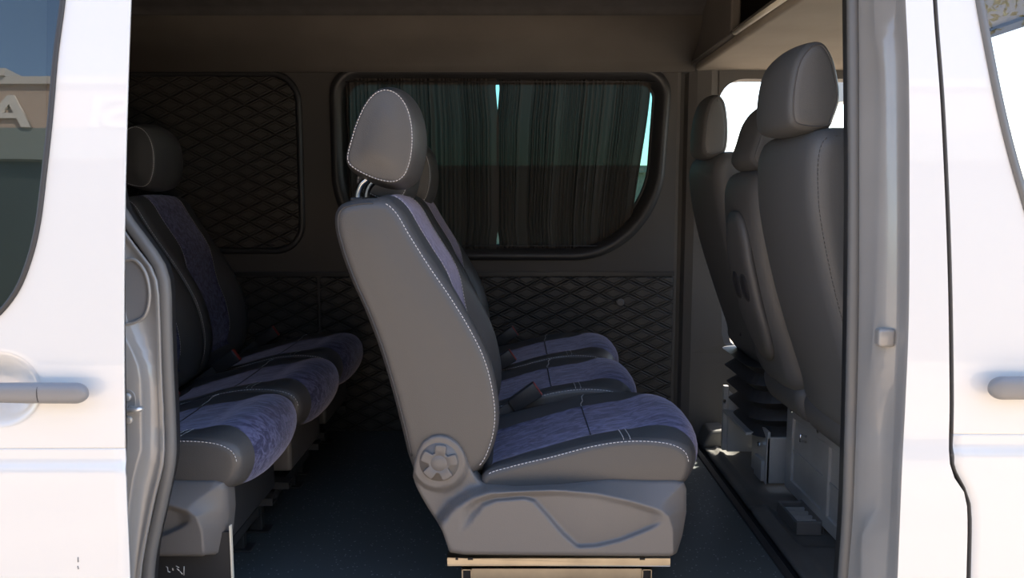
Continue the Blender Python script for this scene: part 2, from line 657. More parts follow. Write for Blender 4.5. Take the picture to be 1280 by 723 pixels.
def annulus(outer, inner, yf, rings=1, n=240, extra=None):
    """(x,z) plate with a hole; yf(x,z) gives the depth"""
    c = np.array(inner).mean(0)
    angs = ring_angles(n)
    O0 = np.array(outer)
    cn = []
    for a_, p, b_ in zip(np.roll(O0, 1, 0), O0, np.roll(O0, -1, 0)):
        u_, w_ = p - a_, b_ - p
        if abs(u_[0] * w_[1] - u_[1] * w_[0]) / (np.linalg.norm(u_) * np.linalg.norm(w_) + 1e-12) > 0.4:
            cn.append(math.atan2(p[1] - c[1], p[0] - c[0]) % (2 * math.pi))
    gap_ = math.pi / n
    angs = sorted([a for a in angs if all(abs((a - q + math.pi) % (2 * math.pi) - math.pi) > gap_ for q in cn)] + cn)
    O = polar_sample(outer, c, angs)
    I = polar_sample(inner, c, angs)
    n = len(angs)
    v, f = [], []
    for k in range(rings + 1):
        t = k / rings
        for i in range(n):
            p = I[i] * (1 - t) + O[i] * t
            v.append((p[0], yf(p[0], p[1]), p[1]))
    for k in range(rings):
        for i in range(n):
            j = (i + 1) % n
            f.append((k * n + i, k * n + j, (k + 1) * n + j, (k + 1) * n + i))
    return v, f


def door_plate(outer, win, yf, xl, xr, zb, zc=0.53):
    """upper plate with the window hole, lower plate in horizontal rows; xl/xr give the side edges"""
    P = []
    O = [np.array(p, float) for p in outer]
    for a, b in zip(O, O[1:] + O[:1]):                     # clip the outline at z = zc
        ia, ib = a[1] >= zc, b[1] >= zc
        if ia: P.append(a)
        if ia != ib: P.append(a + (b - a) * (zc - a[1]) / (b[1] - a[1]))
    v, f = annulus(P, win, yf, 110, 360)
    zs_ = list(np.linspace(zb, 0.46, 30)) + list(np.linspace(0.463, zc, 24))
    nx = 60
    n0 = len(v)
    for z in zs_:
        a, b = xl(z), xr(z)
        for k in range(nx):
            x = a + (b - a) * k / (nx - 1)
            v.append((x, yf(x, z), z))
    for r_ in range(len(zs_) - 1):
        for k in range(nx - 1):
            f.append((n0 + r_ * nx + k, n0 + r_ * nx + k + 1, n0 + (r_ + 1) * nx + k + 1, n0 + (r_ + 1) * nx + k))
    return v, f


def disc(poly, yf, rings=8):
    P = np.array(resample(poly, 160))
    c = P.mean(0)
    v, f = [(c[0], yf(*c), c[1])], []
    n = len(P)
    for k in range(1, rings + 1):
        for p in P:
            q = c + (p - c) * k / rings
            v.append((q[0], yf(*q), q[1]))
    for i in range(n):
        f.append((0, 1 + i, 1 + (i + 1) % n))
    for k in range(rings - 1):
        for i in range(n):
            j = (i + 1) % n
            f.append((1 + k * n + i, 1 + k * n + j, 1 + (k + 1) * n + j, 1 + (k + 1) * n + i))
    return v, f


def struct(o): return tag(o, kind='structure')


# floor
MB_ = MB
struct(MB().box((REAR, 1.47, -0.05), (0.705, 3.30, 0.0)).build('floor', M['floor'], smooth=False))
# threshold strips beside the groove in front of the cab
struct(MB().box((0.700, 1.55, -0.01), (0.722, 3.22, 0.006)).build('trim_1', M['steel_dark'], smooth=False, mods=[bevel(0.003)]))
struct(MB().box((0.722, 1.50, -0.06), (1.95, 3.22, -0.022)).build('floor_cab', M['gap'], smooth=False))

# far side wall with the window hole
wx0, wx1 = at(424, 200, FAR)[0], at(827, 200, FAR)[0]
wz0, wz1 = at(600, 316, FAR)[2], at(600, 93, FAR)[2]
def lean(pts):
    out = []
    for x, z in pts:
        t = min(1.0, max(0.0, ((wz1 + wz0) / 2 + 0.22 - z) / 0.5))
        out.append((x - 0.035 * t * t * (3 - 2 * t), z) if x > (wx0 + wx1) / 2 + 0.2 else (x, z))
    return out
WIN = lean(rounded_rect(wx0, wx1, wz0, wz1, 0.085, 14, 0.33))
WALLTOP = at(600, 90, FAR)[2] + 0.03
v, f = annulus([(REAR, -0.05), (DIV, -0.05), (DIV, WALLTOP), (REAR, WALLTOP)], WIN, lambda x, z: FAR, 2)
struct(mesh('wall_far', v, f, M['wall'], smooth=False, mods=[solid(0.10, (0, 1, 0))]))
# window: moulded frame, tinted pane, runner wires
w1 = struct(empty('window_1', (0, FAR, wz0)))
ORIGIN[0] = np.array([0, FAR, wz0])
WINi = lean(rounded_rect(wx0 + 0.022, wx1 - 0.022, wz0 + 0.022, wz1 - 0.022, 0.065, 14, 0.32))
WINo = lean(rounded_rect(wx0 - 0.03, wx1 + 0.03, wz0 - 0.03, wz1 + 0.03, 0.11, 14, 0.345))
mb = MB()
P1, P2, P0 = np.array(WIN), np.array(WINi), np.array(WINo)
def strip3(A, ya, B, yb):
    n = len(A)
    mb.add([(p[0], ya, p[1]) for p in A] + [(p[0], yb, p[1]) for p in B], [(i, (i + 1) % n, n + (i + 1) % n, n + i) for i in range(n)])
strip3(P0, FAR + 0.002, P0, FAR - 0.012)
strip3(P0, FAR - 0.012, P1, FAR - 0.012)
strip3(P1, FAR - 0.012, P2, FAR + 0.085)
mb.build('window_frame', M['plastic_dark'], w1)
v, f = disc(WINi, lambda x, z: FAR + 0.085, 2)
mesh('window_glass', v, f, M['glass_teal'], w1)
rub = MB().tube([(p[0], FAR + 0.080, p[1]) for p in P2], 0.008, 8, closed=True)
rub.build('rubber_gasket', M['rubber'], w1)
ORIGIN[0] = np.zeros(3)

# lower quilted panels (two, with a joint) and the blind quilted panel behind
jx = at(400, 400, FAR)[0]
pz = at(600, 346, FAR)[2]
def quilt_panel(name, poly, th):
    n = len(poly)
    mb = MB().prism(poly, FAR - th, FAR + 0.001)
    return struct(mb.build(name, M['quilt'], smooth=False, mods=[bevel(0.006, 2)]))
quilt_panel('trim_2', rounded_rect(jx + 0.005, DIV - 0.012, 0.004, pz, 0.012, 3), 0.014)
quilt_panel('trim_3', rounded_rect(REAR + 0.02, jx - 0.005, 0.004, pz, 0.012, 3), 0.014)
bx1, bz0, bz1 = at(372, 200, FAR)[0], at(300, 310, FAR)[2], at(300, 96, FAR)[2]
quilt_panel('trim_4', rounded_rect(REAR + 0.15, bx1, bz0, bz1, 0.10), 0.010)
rr = rounded_rect(REAR + 0.14, bx1 + 0.012, bz0 - 0.012, bz1 + 0.012, 0.112)
struct(MB().tube([(p[0], FAR - 0.004, p[1]) for p in rr], 0.013, 8, closed=True).build('trim_5', M['plastic_dark']))
struct(MB().box((REAR, FAR - 0.008, pz + 0.004), (DIV - 0.01, FAR, pz + 0.02)).build('trim_6', M['plastic_dark'], smooth=False))

# cove and ceiling
cz = at(600, 19, 3.02)[2]
mb = MB()
prof = [(FAR + 0.02, WALLTOP - 0.035), (FAR - 0.03, WALLTOP - 0.03), (FAR - 0.055, WALLTOP + 0.0), (3.09, cz - 0.08), (3.025, cz), (3.03, cz + 0.012), (2.99, cz + 0.03), (2.85, cz + 0.10), (2.6, cz + 0.16), (2.3, cz + 0.175), (1.95, cz + 0.16), (1.72, cz + 0.08), (1.64, cz - 0.05)]
def sweep_x(prof, x0, x1, n=2):
    v, f = [], []
    for k in range(n):
        x = x0 + (x1 - x0) * k / (n - 1)
        v += [(x, y, z) for (y, z) in prof]
    m = len(prof)
    for k in range(n - 1):
        for i in range(m - 1):
            f.append((k * m + i, k * m + i + 1, (k + 1) * m + i + 1, (k + 1) * m + i))
    return v, f
cove = prof[:5]
v, f = sweep_x(cove, REAR, 0.72)
struct(mesh('wall_cove', v, f, M['headliner'], smooth=True, mods=[solid(0.02, (0, 1, 0.3))]))
v, f = sweep_x(prof[4:], REAR, 0.72)
ceil = struct(mesh('ceiling', v, f, M['ceiling'], smooth=True))
# header closing the high roof above the cab
hz = at(920, 40, 2.6)[2]
mb = MB()
hp = [(3.10, hz - 0.03)] + [p for p in prof[3:]] + [(1.60, hz - 0.03)]
mb.add([(0.72, y, z) for (y, z) in hp], [tuple(range(len(hp)))])
mb.add([(0.725, 3.28, hz - 0.06), (0.725, 3.28, cz + 0.2), (0.725, 1.5, cz + 0.2), (0.725, 1.5, hz - 0.0)], [(0, 1, 2, 3)])
# rear wall
struct(MB().box((REAR - 0.05, 1.47, -0.05), (REAR, 3.35, 2.0)).build('wall_rear', M['wall'], smooth=False))

# roof skin over everything
roof_prof = [(3.345, 1.46), (3.33, 1.62), (3.22, 1.86), (2.95, 1.97), (2.35, 2.0), (1.80, 1.97), (1.62, 1.86), (1.56, 1.64)]
v, f = sweep_x(roof_prof, REAR - 0.05, 1.47)
struct(mesh('roof', v, f, M['paint'], mods=[solid(0.012, (0, 0, 1))]))
# outer far skin under the roof (keeps daylight out of the wall)
# near side body behind the sliding door
rows = np.linspace(-0.45, 1.60, 26)
def side_skin(name, xl, xr, off, zs, mat, nx=8, th=0.012):
    v, f = [], []
    for z in zs:
        for k in range(nx):
            a, b = xl(z), xr(z)
            v.append((a + (b - a) * k / (nx - 1), body_y(z) + off, z))
    for r_ in range(len(zs) - 1):
        for k in range(nx - 1):
            f.append((r_ * nx + k, r_ * nx + k + 1, (r_ + 1) * nx + k + 1, (r_ + 1) * nx + k))
    return mesh(name, v, f, mat, mods=[solid(th, (0, 1, 0))])


# ---- px curves on the near body side -------------------------------------
def curve_rows(ctrl, off, ys=None, n=60):
    """ctrl: (px,py) list top->bottom; returns 3-D points at the body surface + off, sampled on rows"""
    ys = np.linspace(-160, 880, n)
    cy = [c[1] for c in ctrl]; cx = [c[0] for c in ctrl]
    c = catmull([np.array(q, float) for q in ctrl], closed=False, k=10)
    ccx = [q[0] for q in c]; ccy = [q[1] for q in c]
    out = []
    for y in ys:
        x = np.interp(y, ccy, ccx)
        o = off(y) if callable(off) else off
        out.append(on_body(x, y, o))
    return out


def strip(mb, A, B):
    n = len(A)
    mb.add(list(A) + list(B), [(i, i + 1, n + i + 1, n + i) for i in range(n - 1)])


# B pillar: skin, jamb folds, seal
GAPL = [(1160, -160), (1166, 0), (1175, 120), (1181, 240), (1185, 360), (1187, 500), (1187, 578), (1192, 596), (1206, 618), (1209, 640), (1208, 723), (1205, 880)]
EDGE = [(1126, -160), (1132, 0), (1136, 90), (1137, 240), (1136, 400), (1132, 500), (1128, 578), (1125, 650), (1122, 723), (1116, 880)]
c_gap = curve_rows(GAPL, 0.0)
c_edge = curve_rows(EDGE, 0.0)
pil = struct(empty('pillar_front', on_body(1160, 723)))
ORIGIN[0] = np.array(pil.location)
mb = MB()
prev = c_edge
for k in range(1, 7):
    t = k / 6
    cur = [a * (1 - t) + b * t for a, b in zip(c_edge, c_gap)]
    cur = [np.array([p[0], body_y(p[2]), p[2]]) for p in cur]
    strip(mb, prev, cur)
    prev = cur
# fold into the door gap
mb.build('pillar_skin', M['paint'], pil)
mb = MB()
strip(mb, [p + np.array([0, 0.0015, 0]) for p in prev], [p + np.array([0.001, 0.03, 0]) for p in prev])
mb.build('shut_line_shade', M['seal'], pil)  # no rubber part: strip darkens the gap wall as painted shade
jw = [
    ([(x, y) for (x, y) in EDGE], 0.0),
    ([(x - 4, y) for (x, y) in EDGE], 0.006),
    ([(x - 11, y) for (x, y) in EDGE], 0.034),
    ([(1116, -160), (1119, 0), (1117, 30), (1111, 55), (1112, 90), (1119, 240), (1119, 400), (1117, 500), (1115, 575), (1113, 620), (1106, 723), (1099, 880)], 0.044),
    ([(1088, -160), (1093, 0), (1094, 40), (1096, 62), (1099, 90), (1099, 200), (1095, 380), (1091, 430), (1094, 470), (1099, 500), (1099, 560), (1096, 640), (1081, 660), (1078, 723), (1070, 880)], 0.060),
    ([(1086, -160), (1091, 0), (1092, 40), (1093, 62), (1095, 90), (1094, 200), (1092, 330), (1089, 430), (1086, 470), (1087, 560), (1084, 640), (1076, 665), (1074, 723), (1066, 880)], 0.082),
    ([(1072, -160), (1077, 0), (1077, 240), (1077, 430), (1074, 560), (1072, 650), (1066, 723), (1058, 880)], 0.098),
    ([(1068, -160), (1072, 0), (1073, 240), (1072, 430), (1068, 560), (1064, 650), (1058, 723), (1050, 880)], 0.122),
]
mb = MB()
cs = [curve_rows(c, o) for c, o in jw]
for a, b in zip(cs[:-1], cs[1:]): strip(mb, a, b)
mb.build('pillar_jamb', M['jamb'], pil, label='door jamb with shade painted into its colour')
# rubber seal over the flange
SEAL = [(1064, -160), (1066, 0), (1068, 240), (1066, 430), (1063, 560), (1060, 650), (1055, 723), (1047, 880)]
cS = curve_rows(SEAL, 0.128)
MB().tube(cS, 0.0125, 12).build('door_seal', M['seal'], pil)
# inner trim of the pillar
mb = MB()
t0 = curve_rows([(x - 3, y) for x, y in SEAL], 0.136)
t1 = [p + np.array([0.004, 0.05, 0]) for p in t0]
t2 = [p + np.array([0.06, 0.09, 0]) for p in t0]
t3 = [p + np.array([0.20, 0.06, 0]) for p in t0]
strip(mb, t0, t1); strip(mb, t1, t2); strip(mb, t2, t3)
mb.build('inner_trim', M['plastic_dark'], pil)
# door buffer in the jamb
bc = on_body(1104, 421, 0.052)
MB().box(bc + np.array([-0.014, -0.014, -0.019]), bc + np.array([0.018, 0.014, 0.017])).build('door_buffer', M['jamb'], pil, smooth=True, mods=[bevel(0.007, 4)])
ORIGIN[0] = np.zeros(3)

# C pillar: jamb behind the sliding door
LIP = [(128, -160), (128, 0), (130, 150), (140, 262), (156, 292), (173, 315), (187, 333), (195, 353), (198, 400), (200, 460), (203, 530), (203, 575), (192, 622), (178, 692), (174, 723), (168, 880)]
CREASE = [(108, -160), (108, 0), (110, 150), (118, 270), (136, 340), (150, 400), (158, 422), (170, 446), (176, 466), (178, 540), (178, 563), (170, 592), (161, 659), (158, 723), (154, 880)]
pc = struct(empty('pillar_rear', on_body(165, 723)))
ORIGIN[0] = np.array(pc.location)
mb = MB()
q0 = curve_rows([(60, -160), (60, 300), (70, 450), (70, 720), (66, 880)], 0.0)
q1 = curve_rows([(x - 4, y) for x, y in CREASE], 0.010)
q2 = curve_rows(CREASE, 0.013)
q3 = curve_rows([(x + 4, y) for x, y in CREASE], 0.044)
q4 = curve_rows([(x - 4, y) for x, y in LIP], 0.070)
q5 = curve_rows(LIP, 0.060)
q6 = curve_rows([(x + 3, y) for x, y in LIP], 0.085)
for a, b in zip([q0, q1, q2, q3, q4, q5], [q1, q2, q3, q4, q5, q6]): strip(mb, a, b)
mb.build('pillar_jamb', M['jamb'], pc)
rimc = [(150, 326), (168, 325), (180, 338), (186, 358), (186, 380), (180, 396), (166, 404), (150, 405)]
rp3 = [on_body(x, y, 0.046) for x, y in [tuple(p) for p in catmull([np.array(q, float) for q in rimc], closed=False, k=6)]]
MB().tube(rp3, 0.0035, 8).build('pocket_rim', M['jamb'], pc)
n_ = len(rp3)
mesh('pocket_shade', [p + np.array([0, 0.0015, 0]) for p in rp3], [tuple(range(n_))], M['handle'], pc, smooth=False, label='grey patch painting the shade in the jamb pocket')  # flat dark patch stands for the pocket's inner shade
RSEAL = [(132, -160), (134, 0), (138, 150), (150, 262), (168, 288), (184, 310), (198, 330), (205, 352), (207, 400), (209, 460), (212, 530), (212, 575), (203, 622), (188, 692), (185, 723), (178, 880)]
cS = curve_rows(RSEAL, 0.092)
MB().tube(cS, 0.0125, 12).build('door_seal', M['seal'], pc)
mb = MB()
t0 = curve_rows([(x + 1, y) for x, y in RSEAL], 0.10)
t1 = [p + np.array([-0.002, 0.05, 0]) for p in t0]
t2 = [p + np.array([-0.05, 0.09, 0]) for p in t0]
t3 = [np.array([REAR, body_y(p[2]) + 0.10, p[2]]) for p in t0]
strip(mb, t0, t1); strip(mb, t1, t2); strip(mb, t2, t3)
mb.build('inner_trim', M['plastic_dark'], pc)
ORIGIN[0] = np.zeros(3)
# striker on the rear jamb
st = on_body(163, 510, 0.012)
so = empty('door_striker', st, 'bright steel door striker loop bolted to the rear jamb beside the sliding door', 'door striker')
ORIGIN[0] = st
pl = rounded_rect(st[0] - 0.030, st[0] + 0.012, st[2] - 0.036, st[2] + 0.036, 0.016, 6)
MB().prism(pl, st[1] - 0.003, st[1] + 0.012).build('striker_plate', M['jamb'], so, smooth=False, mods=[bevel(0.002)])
for dz in (-0.022, 0.022):
    MB().lathe([(0.0065, 0), (0.008, -0.002), (0.007, -0.005), (0.004, -0.006)], st + np.array([-0.002, -0.003, dz]), 'y', 12).build('bolt', M['steel_grey'], so)
loop = catmull([st + np.array(q) for q in [(-0.014, 0.002, 0.0), (-0.008, -0.020, 0.001), (0.010, -0.027, 0.002), (0.026, -0.026, 0.0035), (0.030, -0.020, 0.0035), (0.024, -0.014, 0.003), (0.008, -0.010, 0.001), (0.000, 0.002, 0.0)]], closed=False, k=6)
MB().tube(loop, 0.0048, 10).build('striker_loop', M['steel_bright'], so)
ORIGIN[0] = np.zeros(3)

# near body side behind the sliding door and above the opening
struct(side_skin('wall_near', lambda z: REAR - 0.05, lambda z: on_body(60, 400)[0], 0.0, rows, M['paint'], 6))
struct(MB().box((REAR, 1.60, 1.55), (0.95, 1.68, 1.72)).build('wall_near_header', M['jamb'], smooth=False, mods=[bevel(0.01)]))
struct(side_skin('wall_near_top', lambda z: REAR - 0.05, lambda z: 0.70, 0.0, np.linspace(1.56, 1.90, 12), M['paint'], 6))
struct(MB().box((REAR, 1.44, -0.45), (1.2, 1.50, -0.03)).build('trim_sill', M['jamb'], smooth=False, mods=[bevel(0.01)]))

# ================================================================== SLIDING DOOR (open, slid back)
OFF = -0.085
DE = [(170, -170), (163, 0), (158, 150), (155, 300), (154.5, 450), (157, 600), (162, 723), (166, 880)]
de = curve_rows(DE, OFF)
zt, zb = 1.50, -0.42
DX0 = -2.02
edge2 = [(p[0], p[2]) for p in de]
ez = [p[1] for p in edge2][::-1]; ex = [p[0] for p in edge2][::-1]
zz = np.linspace(zb, zt, 60)
outer = [(float(np.interp(z, ez, ex)), float(z)) for z in zz]
outer += [(DX0, zt), (DX0, zb)]
WDE = [(88, -120), (79, 0), (70, 70), (64, 140), (56, 215), (47, 285), (37, 325), (22, 362), (0, 391), (-22, 408)]
wp = [on_body(x, y, OFF) for x, y in [tuple(p) for p in catmull([np.array(q, float) for q in WDE], closed=False, k=8)]]
wo = [(p[0], p[2]) for p in wp]
wzb = wo[-1][1] - 0.012
win = [(wo[0][0] - 0.06, wo[0][1] + 0.03)] + wo + [(wo[-1][0] - 0.06, wzb), (-1.75, wzb), (-1.85, wzb + 0.1), (-1.86, wo[0][1] - 0.05), (-1.76, wo[0][1] + 0.04)]
BOWL = on_body(-4, 487, OFF)
RB = 0.079
def dsurf(x, z):
    t2 = ((x - BOWL[0]) / RB) ** 2 + ((z - BOWL[2]) / (RB * 0.86)) ** 2
    return body_y(z) + OFF + (0.034 * (1 - t2) ** 1.5 if t2 < 1 else 0.0)
sd_root = np.array([outer[0][0], dsurf(0, zb), zb])
sd = empty('sliding_door', sd_root, 'white sliding side door pushed open towards the rear, with dark window and grey handle', 'van door')
ORIGIN[0] = sd_root
v, f = door_plate(outer, win, dsurf, lambda z: DX0, lambda z: float(np.interp(z, ez, ex)), zb)
mesh('door_panel', v, f, M['paint'], sd, mods=[solid(0.005, (0, 1, 0))], face=(0, -1, 0))
winr = resample(win, 220)
cw = winr.mean(0)
mb = MB()
mb.tube([(p[0], dsurf(*p) - 0.001, p[1]) for p in winr], 0.0048, 8, closed=True)
mb.build('window_seal', M['rubber'], sd)
win_in = cw + (winr - cw) * 0.999
v, f = disc(win_in, lambda x, z: dsurf(x, z) + 0.003, 10)
mesh('window_glass', v, f, M['glass_dark'], sd)
# dark inner lining seen through the tinted pane
v, f = annulus([(DX0 + 0.02, zb + 0.02), (outer[0][0] - 0.03, zb + 0.02), (outer[-3][0] - 0.03, zt - 0.02), (DX0 + 0.02, zt - 0.02)], [tuple(cw + (p - cw) * 0.97) for p in winr], lambda x, z: body_y(z) + OFF + 0.042, 6, 200)
mesh('inner_lining', v, f, M['plastic_dark'], sd, mods=[solid(0.015, (0, 1, 0))])


def door_handle(parent, tip, length, side, h=0.036, recess=True, recess_px=None):
    """pull handle; side=-1: the bar runs away to the rear, +1: to the front"""
    tp = np.array(tip)
    nn = 40
    v, f = [], []
    m = 24
    re = h * 0.62
    ts = [0.0] + [re * (1 - math.cos(q)) / length for q in np.linspace(0.12, math.pi / 2, 14)] + list(np.linspace(re * 1.2 / length, 1.0, nn - 14))
    nn = len(ts) - 1
    for k, t in enumerate(ts):
        x = tp[0] + side * length * t
        e = min(1.0, t * length / re)
        rnd = max(0.02, math.sqrt(max(0.0, 1 - (1 - e) ** 2)))
        hh = 0.5 * h * rnd * (1.0 - 0.20 * smooth01(0.25, 0.8, t))
        d = 0.5 * 0.026 * rnd
        zc = tp[2] + 0.002 * t
        ys = body_y(zc) + (OFF if parent is sd else 0.0) - 0.028
        for j in range(m):
            a = 2 * math.pi * j / m
            cs_, sn = math.cos(a), math.sin(a)
            v.append((x, ys - d * (abs(cs_) ** 0.8) * (1 if cs_ >= 0 else -1), zc + hh * (abs(sn) ** 0.8) * (1 if sn >= 0 else -1)))
    for k in range(nn):
        for j in range(m):
            l = (j + 1) % m
            f.append((k * m + j, k * m + l, (k + 1) * m + l, (k + 1) * m + j))
    f.append(tuple(range(m))); f.append(tuple(nn * m + j for j in range(m)))
    o = mesh('handle', v, f, M['handle'], parent, label='grey plastic pull handle')
    xe = tp[0] + side * (length - 0.03)
    ze = tp[2]
    ye = body_y(ze) + (OFF if parent is sd else 0.0)
    MB().box((xe - 0.02, ye - 0.028, ze - 0.011), (xe + 0.02, ye + 0.004, ze + 0.011)).build('handle_foot', M['handle'], o, mods=[bevel(0.006)])
    xf = tp[0] + side * 0.055
    MB().box((xf - 0.014, ye - 0.028, ze - 0.010), (xf + 0.014, ye + 0.004, ze + 0.010)).build('handle_foot', M['handle'], o, mods=[bevel(0.006)])
    return o


tipL = on_body(121, 487, OFF)
hd = door_handle(sd, tipL, 0.36, -1)
# fine joint line of the handle's cap
jl = on_body(63, 487, OFF)
MB().tube([(jl[0], jl[1] - 0.028 - 0.0132 * (1 - abs(a) ** 2.4) ** 0.42, jl[2] + 0.0172 * a) for a in np.linspace(-1, 1, 9)], 0.0008, 5).build('joint_line', M['rubber'], hd)
# bowl pressed behind the handle
v, f = [], []
nb, nr = 64, 16
for k in range(nr + 1):
    t = k / nr
    for j in range(nb):
        a = 2 * math.pi * j / nb
        x, z = BOWL[0] + RB * t * math.cos(a), BOWL[2] + RB * 0.86 * t * math.sin(a)
        v.append((x, dsurf(x, z) - 0.0012 * (1 - 0.7 * t ** 8), z))
for k in range(nr):
    for j in range(nb):
        l = (j + 1) % nb
        f.append((k * nb + j, k * nb + l, (k + 1) * nb + l, (k + 1) * nb + j))
mesh('handle_bowl', v, f, M['paint'], sd)
# two small scratches low on the door
for (x0, y0, x1, y1) in ((97.5, 697, 97.5, 703), (97, 708, 98, 712)):
    a, b = on_body(x0, y0, OFF - 0.0006), on_body(x1, y1, OFF - 0.0006)
    MB().tube([a, b], 0.0009, 5).build('scratch', M['handle'], sd)
ORIGIN[0] = np.zeros(3)

# ================================================================== FRONT DOOR (near side, closed)
GAPR = [(x + 5.5, y) for x, y in GAPL]
gr = curve_rows(GAPR, 0.0)
ez = [p[2] for p in gr][::-1]; ex = [p[0] for p in gr][::-1]
zz = np.linspace(zb, 1.52, 80)
FX1 = 1.98
outer = [(FX1, zb), (FX1, 0.75), (1.45, 1.52)] + [(float(np.interp(z, ez, ex)), float(z)) for z in zz[::-1]]
FWE = [(1202, -130), (1219, 0), (1230, 60), (1242, 120), (1256, 180), (1273, 240), (1293, 300), (1325, 345), (1370, 375)]
wp = [on_body(x, y, 0) for x, y in [tuple(p) for p in catmull([np.array(q, float) for q in FWE], closed=False, k=8)]]
wo = [(p[0], p[2]) for p in wp]
win = wo + [(1.70, wo[-1][1] - 0.005), (1.74, 0.82), (1.45, 1.42), (1.36, wo[0][1] + 0.03), (wo[0][0] + 0.05, wo[0][1] + 0.03)]
fsurf = lambda x, z: body_y(z)
fd_root = np.array([outer[-1][0], fsurf(0, zb), zb])
fd = empty('front_door', fd_root, 'closed white front door beside the pillar with clear window and grey handle', 'van door')
ORIGIN[0] = fd_root
v, f = door_plate(outer, win, fsurf, lambda z: float(np.interp(z, ez, ex)), lambda z: FX1, zb)
dp = mesh('door_panel', v, f, M['paint'], fd, mods=[solid(0.04, (0, 1, 0))], face=(0, -1, 0))
dp.data.materials.append(M['seal'])  # door edge takes the dark tone too, painting the shut gap's shade
dp.modifiers['solid'].material_offset_rim = 1
winr = resample(win, 220)
cw = winr.mean(0)
wide = cw + (winr - cw) * 1.006
mb = MB()
O = winr
I = np.array([p - n_ * 0.016 for p, n_ in zip(winr, normals2(winr))])
n = len(O)
mb.add([(p[0], fsurf(*p) - 0.003, p[1]) for p in O] + [(p[0], fsurf(*p) - 0.001, p[1]) for p in I] + [(p[0], fsurf(*p) + 0.008, p[1]) for p in I] + [(p[0], fsurf(*p) + 0.004, p[1]) for p in O],
       [(i + k * n, (i + 1) % n + k * n, (i + 1) % n + (k + 1) % 4 * n, i + (k + 1) % 4 * n) for k in range(4) for i in range(n)])
mb.build('window_seal', M['seal'], fd)
v, f = disc(winr, lambda x, z: fsurf(x, z) + 0.003, 10)
mesh('window_glass', v, f, M['glass_clear'], fd)
door_handle(fd, on_body(1224, 481, 0), 0.26, 1, h=0.043)
ORIGIN[0] = np.zeros(3)
# channel behind the shut line, toned dark as painted gap shade
mb = MB()
gl = [p + np.array([-0.006, 0.028, 0]) for p in c_gap]
g2 = [p + np.array([0.03, 0.028, 0]) for p in c_gap]
strip(mb, gl, g2)
struct(mb.build('trim_channel', M['seal']))

# ================================================================== PASSENGER SEATS
SEATC = 1.97
YN, YF = 1.745, 2.195
seat0 = np.array([0.05, SEATC, 0.0])


def P2(px, py, y):
    p = at(px, py, y)
    return (p[0], p[2])


